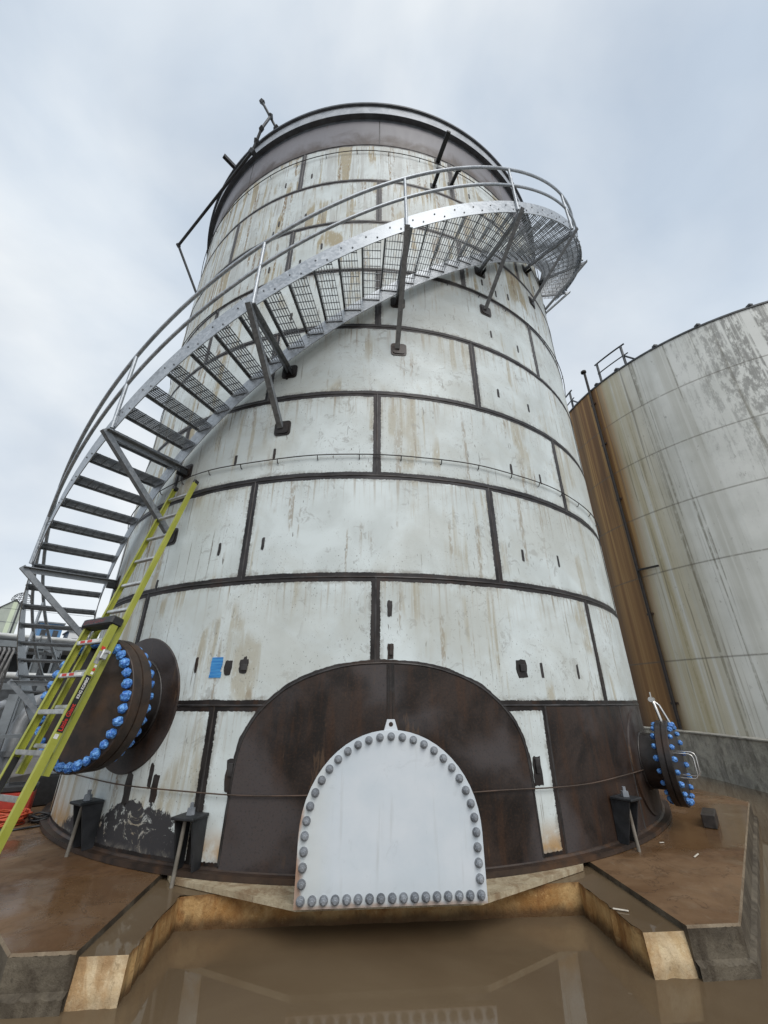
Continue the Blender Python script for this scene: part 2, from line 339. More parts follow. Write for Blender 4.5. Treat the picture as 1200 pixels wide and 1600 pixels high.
MAT['wrap'] = wrap()
def tape():
    g = G('blue_tape'); v = g.pos(); x, y, z = g.sep(v)
    a = g.noise(g.vec(g.M('MULTIPLY', x, 4), 0, g.M('MULTIPLY', z, 60)), 1, 3, .5)
    c = g.mix(g.step(a, .35, .65), (.03, .20, .52), (.07, .32, .66)); g.bump(a, .2, .003); return g.out(c, .5)
MAT['tape'] = tape()
simple('aluminium', (.55, .555, .54), .32, .75, .2, 14)
simple('black_plastic', (.016, .016, .017), .45, 0, .3, 20)
simple('decal_black', (.012, .012, .013), .35)
simple('decal_red', (.62, .035, .022), .4)
simple('decal_dark_red', (.20, .022, .022), .4)
simple('decal_white', (.75, .74, .71), .4)
simple('decal_grey', (.33, .33, .32), .4, 0, .35, 40)
simple('grip_rubber', (.02, .02, .02), .7)
simple('timber', (.030, .024, .020), .45, 0, .4, 18, .3)
simple('stainless', (.60, .58, .55), .25, .9, .1)
simple('debris', (.55, .50, .42), .6)
simple('grey_paint', (.20, .22, .235), .5, .1, .25, 3)
simple('grey_dark', (.055, .06, .065), .5, .2, .3, 3)
simple('pipe_white', (.62, .63, .62), .45, 0, .15, 3)
simple('pipe_grey', (.27, .28, .29), .45, .2, .25, 3)
simple('clad_green', (.42, .46, .40), .6, 0, .1, .5)
simple('clad_pale', (.62, .70, .52), .5, 0, .06, .5)
simple('clad_white', (.62, .63, .63), .55, 0, .12, .4)
simple('clad_blue', (.10, .23, .42), .5, 0, .12, .5)
simple('roof_cream', (.64, .60, .54), .6, 0, .1, .4)
simple('hose_orange', (.50, .085, .035), .5, 0, .25, 12)
simple('hose_grey', (.16, .155, .15), .6, 0, .4, 12)
simple('red_box', (.36, .035, .02), .45, 0, .25, 6)
simple('leaf', (.035, .06, .022), .7, 0, .5, 3)
simple('pipe_black', (.022, .017, .015), .65, 0, .3, 6)
simple('yard', (.12, .105, .09), .6, 0, .35, .8, .3)

# ------------------------------------------------------------------ object helpers
WORLD = {}
def cp(az, r, z):
    a = rad(az); return Vector((r * math.sin(a), -r * math.cos(a), z))
def link(name, data, parent=None, M=None):
    o = bpy.data.objects.new(name, data); COL.objects.link(o)
    M = M or Matrix.Identity(4)
    if parent is not None:
        o.parent = parent; o.matrix_basis = WORLD[parent].inverted() @ M
    else: o.matrix_basis = M
    WORLD[o] = M
    return o
def tag(o, label=None, cat=None, group=None, kind=None):
    if label: o['label'] = label
    if cat: o['category'] = cat
    if group: o['group'] = group
    if kind: o['kind'] = kind
    return o
def thing(name, label, cat, loc=(0, 0, 0), group=None, kind=None):
    o = link(name, None, None, Matrix.Translation(loc)); o.empty_display_size = .2
    return tag(o, label, cat, group, kind)

class MB:
    def __init__(s): s.v = []; s.f = []; s.sm = []; s.uvs = {}
    def add(s, vs, fs, smooth=False):
        k = len(s.v); s.v += [tuple(v) for v in vs]; s.f += [tuple(i + k for i in f) for f in fs]; s.sm += [smooth] * len(fs); return s
    def box(s, M, sx, sy, sz):
        vs = [M @ Vector((x * sx / 2, y * sy / 2, z * sz / 2)) for x in (-1, 1) for y in (-1, 1) for z in (-1, 1)]
        return s.add(vs, [(0, 1, 3, 2), (4, 6, 7, 5), (0, 4, 5, 1), (2, 3, 7, 6), (0, 2, 6, 4), (1, 5, 7, 3)])
    def abox(s, x0, x1, y0, y1, z0, z1): return s.box(Matrix.Translation(((x0 + x1) / 2, (y0 + y1) / 2, (z0 + z1) / 2)), x1 - x0, y1 - y0, z1 - z0)
    def cbox(s, M, sx, sy, sz, b):
        """box with chamfered edges"""
        bm = bmesh.new(); bmesh.ops.create_cube(bm, size=1); 
        for v in bm.verts: v.co = Vector((v.co.x * sx, v.co.y * sy, v.co.z * sz))
        bmesh.ops.bevel(bm, geom=bm.edges[:], offset=b, segments=1, affect='EDGES')
        bm.verts.index_update()
        s.add([M @ v.co for v in bm.verts], [[v.index for v in f.verts] for f in bm.faces]); bm.free(); return s
    def bar(s, p0, p1, w, h, up=(0, 0, 1), off=(0, 0)):
        p0, p1 = Vector(p0), Vector(p1); d = (p1 - p0); l = d.length; d.normalize(); up = Vector(up)
        x = d.cross(up).normalized(); z = x.cross(d).normalized()
        M = Matrix((x, d, z)).transposed().to_4x4(); M.translation = (p0 + p1) / 2 + x * off[0] + z * off[1]
        return s.box(M, w, l, h)
    def angle(s, p0, p1, w, t, up=(0, 0, 1), sx=1, sz=1):
        s.bar(p0, p1, w, t, up, (0, sz * (w - t) / 2)); return s.bar(p0, p1, t, w - t - .001, up, (sx * (w - t) / 2, -sz * (t + .001) / 2))
    def tube(s, pts, r, n=8, closed=False, caps=True):
        pts = [Vector(p) for p in pts]; N = len(pts); vs = []; u = None
        for i, p in enumerate(pts):
            a = pts[i - 1] if (i > 0 or closed) else p; b = pts[(i + 1) % N] if (i < N - 1 or closed) else p
            t = (b - a).normalized()
            if u is None: u = t.orthogonal().normalized()
            u = (u - t * u.dot(t)).normalized(); w = t.cross(u)
            rr = r[i] if isinstance(r, (list, tuple)) else r
            vs += [p + (u * math.cos(2 * math.pi * k / n) + w * math.sin(2 * math.pi * k / n)) * rr for k in range(n)]
        fs = []
        for i in range(N if closed else N - 1):
            j = (i + 1) % N
            fs += [(i * n + k, i * n + (k + 1) % n, j * n + (k + 1) % n, j * n + k) for k in range(n)]
        s.add(vs, fs, True)
        if caps and not closed:
            s.add(vs[:n], [tuple(range(n))[::-1]]); s.add(vs[-n:], [tuple(range(n))])
        return s
    def lathe(s, M, prof, n=32, smooth=True, flat=True):
        """prof = [(r, h)], revolved about local Z of M; each profile segment gets its own verts"""
        for (r0, h0), (r1, h1) in zip(prof[:-1], prof[1:]):
            vs = []
            for k in range(n):
                a = 2 * math.pi * k / n; c, q = math.cos(a), math.sin(a)
                vs += [M @ Vector((r0 * c, r0 * q, h0)), M @ Vector((r1 * c, r1 * q, h1))]
            s.add(vs, [(2 * k, 2 * ((k + 1) % n), 2 * ((k + 1) % n) + 1, 2 * k + 1) for k in range(n)], smooth)
        return s
    def prism(s, poly, M, t):
        """poly (x, y) in the local XY plane of M, thickness t along local +Z"""
        n = len(poly); a = [M @ Vector((x, y, 0)) for x, y in poly]; b = [M @ Vector((x, y, t)) for x, y in poly]
        s.add(a, [tuple(range(n))[::-1]]); s.add(b, [tuple(range(n))])
        for i in range(n):
            j = (i + 1) % n; s.add([a[i], a[j], b[j], b[i]], [(0, 1, 2, 3)])
        return s
    def mesh(s, name, mat):
        me = bpy.data.meshes.new(name); me.from_pydata(s.v, [], s.f)
        me.polygons.foreach_set('use_smooth', s.sm)
        if mat: me.materials.append(MAT[mat] if isinstance(mat, str) else mat)
        for k, d in s.uvs.items():
            l = me.uv_layers.new(name=k)
            for li, lp in enumerate(me.loops): l.data[li].uv = d[lp.vertex_index]
        me.validate(); me.update(); return me
    def build(s, name, mat, parent=None, M=None):
        return link(name, s.mesh(name, mat), parent, M)

def frame(o, x, y, z):
    M = Matrix((Vector(x), Vector(y), Vector(z))).transposed().to_4x4(); M.translation = Vector(o); return M

# ------------------------------------------------------------------ dimensions of the tall tank
R = 4.572; H = 1.2118; TH = .012

def curved_plate(az0, az1, z0, z1, R=R, c=(0, 0), seg=None, th=TH):
    """one rolled plate; UVs: sz = running metres and height, ea / eb = distance to the four edges"""
    m = MB(); seg = seg or max(3, int(abs(az1 - az0) / 3)); P = lambda a, r, z: cp(a, r, z) + Vector((c[0], c[1], 0))
    A = [az0 + (az1 - az0) * i / seg for i in range(seg + 1)]
    vs = []; sz = []; ea = []; eb = []; w = rad(az1 - az0) * R
    for a in A:
        for z in (z0, z1):
            vs.append(P(a, R, z)); sz.append((rad(a) * R, z)); u = rad(a - az0) * R
            ea.append((u, z - z0)); eb.append((w - u, z1 - z))
    m.add(vs, [(2 * i, 2 * i + 2, 2 * i + 3, 2 * i + 1) for i in range(seg)], True)
    uvv = list(zip(sz, ea, eb))
    def quadstrip(p0, p1, info):
        k = len(m.v); m.add(p0 + p1, [(i, i + 1, len(p0) + i + 1, len(p0) + i) for i in range(len(p0) - 1)]); uvv.extend(info + info)
    Ri = R - th
    lo = [(uvv[2 * i]) for i in range(seg + 1)]; hi = [(uvv[2 * i + 1]) for i in range(seg + 1)]
    quadstrip([P(a, Ri, z0) for a in A], [P(a, R, z0) for a in A], lo)
    quadstrip([P(a, R, z1) for a in A], [P(a, Ri, z1) for a in A], hi)
    for a, q, fl in ((az0, 0, 0), (az1, 2 * seg, 1)):
        pts0 = [P(a, R, z0), P(a, R, z1)]; pts1 = [P(a, Ri, z0), P(a, Ri, z1)]
        quadstrip(*((pts0, pts1) if fl else (pts1, pts0)), [uvv[q], uvv[q + 1]])
    m.uvs = {'sz': [t[0] for t in uvv], 'ea': [t[1] for t in uvv], 'eb': [t[2] for t in uvv]}
    return m

def sz_uv(m):
    m.uvs['sz'] = [(math.atan2(x, -y) * R, z) for x, y, z in m.v]; return m

def hexa(m, M, r, h, n=6, dome=0.0):
    pr = [(0, h + dome), (r * .86, h + dome * .3), (r, h - r * .12), (r, 0)]
    return m.lathe(M, pr, n, False)
def bolt_mesh(name, r, h, washer, mat):
    m = MB(); I = Matrix.Identity(4)
    m.lathe(I, [(washer, 0), (washer, .006), (0, .006)], 14, False)
    hexa(m, Matrix.Translation((0, 0, .006)), r, h, 6, .003)
    m.lathe(I, [(.0145, .006), (.0145, h + .020), (.011, h + .024), (0, h + .024)], 12, False)
    return m.mesh(name, mat)

# ================================================================== THE SETTING
gm = MB(); gm.add([(-900, -400, -.62), (900, -400, -.62), (900, 1500, -.62), (-900, 1500, -.62)], [(0, 1, 2, 3)])
tag(gm.build('ground', 'mud'), kind='structure', label='wet muddy ground of the yard')
wm = MB(); wm.add([(-14, -30, -.28), (9.2, -30, -.28), (9.2, 40, -.28), (-14, 40, -.28)], [(0, 1, 2, 3)])
tag(wm.build('water', 'water'), kind='structure', label='shallow brown flood water round the foundation')
ym = MB(); ym.abox(-60, -7.2, -20, 90, -.60, -.16)
tag(ym.build('pavement', 'yard'), kind='structure', label='wet concrete yard on the left')

# foundation, in a frame turned 2.3 degrees so that its notch faces the clean-out door
ROT = Matrix.Rotation(rad(2.3), 4, 'Z')
fo = thing('concrete_foundation', 'octagonal wet brown concrete foundation with a notch under the door', 'foundation', (0, 0, -.62))
AP = 5.415; t = AP * math.tan(rad(22.5)); NX, LX, NY = 1.835, 1.56, -4.58
def ngon(m, pts, z):
    m.add([ROT @ Vector((x, y, z)) for x, y in pts], [tuple(range(len(pts)))])
octo = [(NX, -AP), (2.2, -AP), (5.38, -2.15), (5.38, t), (t, 5.38), (-t, 5.38), (-5.38, t), (-5.38, -2.15), (-2.2, -AP), (-NX, -AP)]
CH = .013
def inset(pts, d):
    r = []
    for i, (x, y) in enumerate(pts):
        l = math.hypot(x, y); r.append((x * (1 - d / l), y * (1 - d / l)) if 0 < i < len(pts) - 1 else (x, y + d))
    return r
octi = inset(octo, CH)
m = MB()
ngon(m, [(NX, -4.12)] + octi + [(-NX, -4.12)], -.04)
m.build('slab_top', 'slab', fo)
for i in range(len(octo) - 1):
    m = MB(); n_ = 24; vs = []
    for q in range(n_ + 1):
        a = Vector((*octi[i], -.0400)).lerp(Vector((*octi[i + 1], -.0400)), q / n_); b = Vector((*octo[i], -.04 - CH)).lerp(Vector((*octo[i + 1], -.04 - CH)), q / n_)
        vs += [ROT @ a, ROT @ (b + Vector((0, 0, random.uniform(-.006, .003))))]
    m.add(vs, [(2 * q, 2 * q + 1, 2 * q + 3, 2 * q + 2) for q in range(n_)], True); m.build('slab_edge', 'slab_edge', fo)
m = MB()
for i in range(len(octo) - 1):
    e0 = inset(octo, -.035)
    n_ = 20; vs = []
    for q in range(n_ + 1):
        a = Vector((*octo[i], -.20)).lerp(Vector((*octo[i + 1], -.20)), q / n_); b = Vector((*e0[i], -.215)).lerp(Vector((*e0[i + 1], -.215)), q / n_)
        b.z += random.uniform(-.01, .01); vs += [ROT @ a, ROT @ b, ROT @ Vector((b.x, b.y, -.62))]
    m.add(vs, [(3 * q + k, 3 * q + k + 1, 3 * q + k + 4, 3 * q + k + 3) for q in range(n_) for k in (0, 1)])
m.build('footing', 'dark_concrete', fo)
m = MB(); bat = .03
def wallface(m, a, b, z1, z0, batter=0.0, sub=10):
    a, b = Vector((*a, 0)), Vector((*b, 0)); nrm = (b - a).cross(Vector((0, 0, 1))).normalized()
    vs = []
    for i in range(sub + 1):
        p = a.lerp(b, i / sub); vs += [ROT @ (p + Vector((0, 0, z1))), ROT @ (p + nrm * batter + Vector((0, 0, z0)))]
    m.add(vs, [(2 * i, 2 * i + 1, 2 * i + 3, 2 * i + 2) for i in range(sub)])
for i in range(len(octo) - 1): wallface(m, octo[i], octo[i + 1], -.04 - CH, -.62, 0)
for sx in (-1, 1):
    a, b = (sx * NX, -4.12), (sx * NX, -AP)
    wallface(m, *( (a, b) if sx > 0 else (b, a)), -.04, -.62)
m.build('slab_side', 'dark_concrete', fo)
m = MB(); yf = -AP + .04
rough = lambda k: mnoise.noise(Vector((k * 2.3, 1.7, .3))) * .012
def edge_pts(a, b, n, amp=.010):
    r = []
    for i in range(n + 1):
        q = i / n; x = a[0] + (b[0] - a[0]) * q; y = a[1] + (b[1] - a[1]) * q
        r.append((x + (random.uniform(-amp, amp) if 0 < i < n else 0), y + (random.uniform(-amp, amp) if 0 < i < n else 0)))
    return r
inner_l = edge_pts((-LX, yf), (-LX, NY), 16); back = edge_pts((-LX, NY), (LX, NY), 30); inner_r = edge_pts((LX, NY), (LX, yf), 16)
m = MB()
ngon(m, [(-NX - .05, yf)] + inner_l + [(-NX - .05, NY)], -.078)
ngon(m, inner_r + [(NX + .05, yf), (NX + .05, NY)], -.078)
ngon(m, back[1:-1] + [(LX, NY), (NX + .05, NY), (NX + .05, -3.9), (-NX - .05, -3.9), (-NX - .05, NY), (-LX, NY)], -.078)
m.build('ledge', 'water', fo)
m = MB()
path = inner_l + back[1:] + inner_r[1:]
vs = []
for i, (x, y) in enumerate(path):
    vs += [ROT @ Vector((x, y, -.078 + random.uniform(-.008, .003))), ROT @ Vector((x * 1.004, y - (.09 if i in (0, len(path) - 1) else 0), -.62))]
m.add(vs, [(2 * i, 2 * i + 1, 2 * i + 3, 2 * i + 2) for i in range(len(path) - 1)])
m.build('trench_wall', 'trench_concrete', fo)
for sx in (-1, 1):
    m = MB(); n = 9; vs = []
    for i in range(n + 1):
        x = sx * (LX + (NX + .03 - LX) * i / n)
        vs += [ROT @ Vector((x, yf, -.0782)), ROT @ Vector((x, yf - .033 + (random.uniform(-.010, .010) if i else 0), -.28)), ROT @ Vector((x, yf - .09, -.62))]
    fs = []
    for i in range(n):
        for q in (0, 1):
            f = (3 * i + q, 3 * i + q + 1, 3 * i + q + 4, 3 * i + q + 3); fs.append(f if sx > 0 else f[::-1])
    m.add(vs, fs); m.build('ledge_face', 'ledge_concrete', fo)

# ================================================================== TALL TANK
tank = thing('storage_tank', 'tall white steel tank with dark ground weld seams and bare steel top ring', 'tank')
def course_seams(k):
    if k == 0: return [-162 + 36 * i for i in range(4)] + [-18.4, 23.3, 41, 77, 113, 149, 180.5]
    base = 1.0 if k % 2 else 18.6
    return sorted(((base + 36 * i + 180) % 360) - 180 for i in range(10))
for k in range(10):
    S = course_seams(k)
    if k == 0: S = [-162, -126, -90, -54, -18.4, 23.3, 41, 77, 113, 149, 198]; pairs = list(zip(S[:-1], S[1:]))
    else: pairs = list(zip(S, S[1:] + [S[0] + 360]))
    z0, z1 = k * H, (k + 1) * H
    for a, b in pairs:
        bare = (k == 9) or (k == 0 and a in (23.3, 41))
        pm = curved_plate(a + .035, b - .035, z0 + .003, z1 - .003)
        pm.build('shell_plate', 'bare' if bare else 'shell', tank)
        vb = MB(); n = 14; vs = []
        for i in range(n + 1):
            z = z0 + (z1 - z0) * i / n
            for da, dr in ((-.15, -.002), (-.08, .005), (.08, .005), (.15, -.002)):
                vs.append(cp(a + da + random.uniform(-.012, .012), R + dr + random.uniform(-.001, .0012), z))
        vb.add(vs, [(4 * i + j, 4 * i + j + 1, 4 * i + j + 5, 4 * i + j + 4) for i in range(n) for j in range(3)], True)
        vb.build('weld_bead', 'weld', tank)
    if k:
        rb = MB(); n = 240; vs = []
        for i in range(n):
            a = 360 * i / n
            for dz, dr in ((-.012, -.002), (-.006, .006), (.006, .006), (.012, -.002)):
                vs.append(cp(a, R + dr + random.uniform(-.001, .0015), z0 + dz + random.uniform(-.0015, .0015)))
        rb.add(vs, [(4 * i + j, 4 * ((i + 1) % n) + j, 4 * ((i + 1) % n) + j + 1, 4 * i + j + 1) for i in range(n) for j in range(3)], True)
        rb.build('ring_weld', 'weld', tank)
ZT = 10 * H
I4 = Matrix.Identity(4)
m = MB(); m.lathe(I4, [(R + .001, 11.79), (R + .014, 11.85), (4.672, 11.855), (4.672, 11.868)], 200)
m.build('girder_flange', 'girder', tank)
m = MB(); m.lathe(I4, [(4.672, 11.868), (4.668, 11.872), (4.668, 12.15)], 200); m.build('top_ring', 'rim_steel', tank)
m = MB(); m.lathe(I4, [(4.668, 12.15), (4.712, 12.152), (4.716, 12.19), (4.60, 12.20), (R - .12, 12.20)], 200); m.build('top_lip', 'girder', tank)
m = MB(); m.lathe(I4, [(R - .05, 12.1), (0, 12.55)], 96); m.build('roof', 'rim_steel', tank)  # unseen cone cover, added to block light from entering the tank top
m = MB(); m.lathe(I4, [(R - .1, .004), (R + .085, .004), (R + .085, -.036), (R - .1, -.036)], 200); m.build('bottom_plate', 'rust_steel', tank)
m = MB(); vs = []
m.lathe(I4, [(R - .002, .022), (R + .008, .018), (R + .022, .004)], 200); m.build('base_weld', 'rust_steel', tank)

# arch-shaped reinforcing plate round the clean-out door
AC = 2.45
prof = [(0, 1.578), (.25, 1.568), (.45, 1.54), (.62, 1.495), (.80, 1.43), (.96, 1.345), (1.10, 1.235), (1.21, 1.12), (1.29, .99), (1.335, .86), (1.36, .70), (1.372, .46), (1.385, .03)]
full = [(-x, z) for x, z in prof[::-1]] + prof[1:]
def smooth_path(pts, n):
    r = []
    for i in range(len(pts) - 1):
        p0, p1, p2, p3 = pts[max(0, i - 1)], pts[i], pts[i + 1], pts[min(len(pts) - 1, i + 2)]
        for k in range(n):
            q = k / n
            r.append(tuple(.5 * ((2 * p1[c]) + (p2[c] - p0[c]) * q + (2 * p0[c] - 5 * p1[c] + 4 * p2[c] - p3[c]) * q * q + (3 * p1[c] - p0[c] - 3 * p2[c] + p3[c]) * q ** 3) for c in (0, 1)))
    return r + [pts[-1]]
arc = smooth_path(full, 4)
def on_shell(s, z, off=0.0, az0=AC): return cp(az0 + math.degrees(s / R), R + off, z)
m = MB(); vs = []
for s, z in arc: vs += [on_shell(s, z, .013), on_shell(s, .012, .013)]
m.add(vs, [(2 * i, 2 * i + 1, 2 * i + 3, 2 * i + 2) for i in range(len(arc) - 1)], True)
vs = []
for s, z in arc: vs += [on_shell(s, z, .013), on_shell(s * 1.004, z + .004, -.002)]
m.add(vs, [(2 * i, 2 * i + 1, 2 * i + 3, 2 * i + 2)[::-1] for i in range(len(arc) - 1)])
sz_uv(m).build('reinforcing_plate', 'bare', tank)
# ground-off band and fillet weld round that plate
m = MB(); vs = []; ap = smooth_path(full, 9)
for i, (s, z) in enumerate(ap):
    a, b = ap[max(0, i - 1)], ap[min(len(ap) - 1, i + 1)]; tx, tz = b[0] - a[0], b[1] - a[1]; l = math.hypot(tx, tz); nx, nz = -tz / l, tx / l
    w = .034 + .012 * mnoise.noise(Vector((i * .11, 0, 0))) + random.uniform(-.0025, .0025)
    if z < .5: w *= .55
    vs += [on_shell(s, z, .0035), on_shell(s + nx * w * .5, z + nz * w * .5, .0035), on_shell(s + nx * w, z + nz * w, .0030)]
m.add(vs, [(3 * i + j, 3 * i + j + 1, 3 * i + j + 4, 3 * i + j + 3)[::-1] for i in range(len(ap) - 1) for j in (0, 1)], True)
sz_uv(m).build('ground_band', 'dark_steel', tank)
m = MB(); m.tube([on_shell(s, z + .002, .010) for s, z in arc], .011, 6); m.build('fillet_weld', 'weld', tank)
m = MB(); m.bar(on_shell(.03, 1.575, .014), on_shell(.03, .9, .014), .075, .006, on_shell(.03, 1, 1) - on_shell(.03, 1, 0)); m.build('plate_seam', 'dark_steel', tank)
for ds in (-.02, .02):
    m = MB(); m.tube([on_shell(.03 + ds, 1.57 - .06 * i, .017) for i in range(9)], .008, 6); m.build('weld_bead', 'weld', tank)

# marks left where erection lugs were cut off
def scar(az, z, w, h, mat='dark_steel', seed=0):
    m = MB(); rn = random.Random(seed); n = 16; ring = []
    for i in range(n):
        a = 2 * math.pi * i / n; c, q = math.cos(a), math.sin(a)
        k = 1 / max(abs(c), abs(q)) ** .75
        ring.append((c * k * w / 2 * rn.uniform(.8, 1.12), q * k * h / 2 * rn.uniform(.88, 1.08)))
    vs = [on_shell(0, z, .0055, az)] + [on_shell(s, z + q, .0045, az) for s, q in ring] + [on_shell(s * 1.05, z + q * 1.02, -.001, az) for s, q in ring]
    m.add(vs, [(0, 1 + i, 1 + (i + 1) % n) for i in range(n)] + [(1 + i, 1 + n + i, 1 + n + (i + 1) % n, 1 + (i + 1) % n) for i in range(n)], False)
    return m.build('weld_scar', mat, tank)
sd_ = 0
for k in range(1, 9):
    for b in ((-14.6, -21.6, 23.6, 30.9) if k % 2 == 0 else (-14.9, -21.8, 23.4, 30.8)):
        zz = {1: 1.57, 2: 2.81, 3: 4.02, 4: 5.22, 5: 6.41, 6: 7.62, 7: 8.85, 8: 10.05}[k]
        if k in (4, 5, 6) and b < 0: b += 0
        sd_ += 1; scar(b + random.uniform(-.4, .4), zz + random.uniform(-.03, .03), .034, .15, 'dark_steel', sd_)
for az, z, w, h in ((2.8, 2.10, .05, .16), (2.85, 1.69, .06, .15), (20.4, 1.55, .13, .18), (-15.2, 1.56, .09, .13), (-17.3, 1.55, .08, .14), (-10.6, 7.91, .035, .15), (-22.5, 8.6, .035, .16), (-33.4, 2.50, .04, .14),
                    (-15.0, .66, .10, .25), (20.7, .66, .10, .25), (-25.0, .52, .08, .22), (-26.0, .62, .05, .2), (-29.5, .50, .10, .26), (46, 8.9, .03, .15), (27, 7.5, .03, .15)):
    sd_ += 1; scar(az, z, w, h, 'dark_steel', sd_)
# remains of torn lugs standing on some of the marks
for az, z, w, h in ((20.4, 1.56, .06, .07), (-15.0, 1.55, .06, .06), (-15.0, .70, .045, .10), (20.7, .70, .05, .12), (2.9, 1.70, .03, .10)):
    m = MB(); n_ = cp(az, 1, 0); M = frame(on_shell(0, z, .012, az), cp(az + 90, 1, 0), Vector((0, 0, 1)), -n_ * -1)
    m.cbox(M, w, h, .02, .004); m.build('lug_stub', 'weld', tank)
# small steel lugs near the top
for az, z, l, w in ((15.4, 10.76, .50, .075), (13.7, 9.86, .30, .055), (18.4, 10.12, .30, .055)):
    m = MB(); m.bar(on_shell(0, z, 0, az), on_shell(0, z, l, az), w, .05)
    if l < .4: m.bar(on_shell(-.05, z, l - .02, az), on_shell(.05, z, l - .02, az), .04, .06)
    m.box(frame(on_shell(0, z, .006, az), cp(az + 90, 1, 0), (0, 0, 1), cp(az, 1, 0)), .13, .13, .012)
    m.build('lug', 'lug_steel', tank)
m = MB(); m.bar((-3.06, -3.36, 12.20), (-3.36, -3.68, 12.23), .07, .09); m.build('lug', 'lug_steel', tank)

# ---- clean-out door
dn = ROT @ Vector((0, -1, 0)); dx = ROT @ Vector((1, 0, 0)); DO = Vector((.203, -5.03, 0))
DM = frame(DO, dx, (0, 0, 1), dn)                       # local x right, y up, z out of the tank
HW, DT, DB = .672, 1.042, -.028
def d_outline(hw, top, bot, n=28):
    zc = top - hw
    return [(hw * math.cos(math.pi * i / n), zc + hw * math.sin(math.pi * i / n)) for i in range(n + 1)] + [(-hw, bot), (hw, bot)]
m = MB(); m.prism(d_outline(HW, DT, DB), DM @ Matrix.Translation((0, 0, -.03)), .03)
door = m.build('cleanout_door', 'door', tank); door['label'] = 'pale grey arched door plate ringed with bolts'
m = MB(); m.prism(d_outline(HW - .004, DT - .004, DB + .004), DM @ Matrix.Translation((0, 0, -.066)), .034); m.build('door_flange', 'rust_steel', door)
m = MB(); o1 = d_outline(HW - .13, DT - .13, DB + .10)
vs = []
for x, y in o1: vs += [DM @ Vector((x, y, -.066)), DM @ Vector((x, y, -.75))]
n = len(o1); m.add(vs, [(2 * i, 2 * ((i + 1) % n), 2 * ((i + 1) % n) + 1, 2 * i + 1) for i in range(n)]); m.build('door_neck', 'dark_steel', door)
m = MB(); lug = [(-.062, -.03), (.062, -.03), (.030, .072), (-.030, .072)]
hole = [(.018 * math.cos(a), .036 + .018 * math.sin(a)) for a in [2 * math.pi * i / 16 for i in range(16)]]
bm = bmesh.new()
def loop(pts, z): return [bm.verts.new((x, y, z)) for x, y in pts]
for z in (0, .02):
    a = loop(lug, z); b = loop(hole, z); ea_ = [bm.edges.new((a[i], a[(i + 1) % 4])) for i in range(4)] + [bm.edges.new((b[i], b[(i + 1) % 16])) for i in range(16)]
    bmesh.ops.triangle_fill(bm, edges=ea_, use_beauty=True)
bm.verts.ensure_lookup_table(); V = bm.verts[:]
for i in range(4): bm.faces.new((V[i], V[(i + 1) % 4], V[20 + (i + 1) % 4], V[20 + i]))
for i in range(16): bm.faces.new((V[4 + i], V[24 + i], V[24 + (i + 1) % 16], V[4 + (i + 1) % 16]))
bmesh.ops.recalc_face_normals(bm, faces=bm.faces); bm.verts.index_update()
m.add([DM @ Matrix.Translation((0, DT + .004, -.026)) @ v.co for v in bm.verts], [[v.index for v in f.verts] for f in bm.faces]); bm.free()
m.build('lifting_lug', 'door', door)
bme = bolt_mesh('bolt', .0245, .021, .0305, 'bolt_steel')
per = []; ins = .045; hw = HW - ins; zc = DT - HW
Ls = zc - (DB + ins); tot = 2 * Ls + math.pi * hw; NB = 31
for i in range(NB):
    d_ = tot * i / (NB - 1)
    if d_ <= Ls: per.append((-hw, DB + ins + d_))
    elif d_ < Ls + math.pi * hw: a = math.pi - (d_ - Ls) / hw; per.append((hw * math.cos(a), zc + hw * math.sin(a)))
    else: per.append((hw, zc - (d_ - Ls - math.pi * hw)))
for i in range(1, 16): per.append((-hw + 2 * hw * i / 16, DB + ins))
for x, y in per:
    link('bolt', bme, door, DM @ Matrix.Translation((x, y, 0)) @ Matrix.Rotation(random.uniform(0, 6), 4, 'Z'))
# pale lip plate under the door
m = MB(); lip = [(-1.78, -4.26), (-1.72, -4.36), (-.66, -4.93), (.66, -4.93), (1.72, -4.36), (1.78, -4.26), (1.5, -3.9), (-1.5, -3.9)]
m.prism(lip, ROT @ Matrix.Translation((0, 0, -.074)), .036); m.build('door_sill', 'pale_grout', tank)

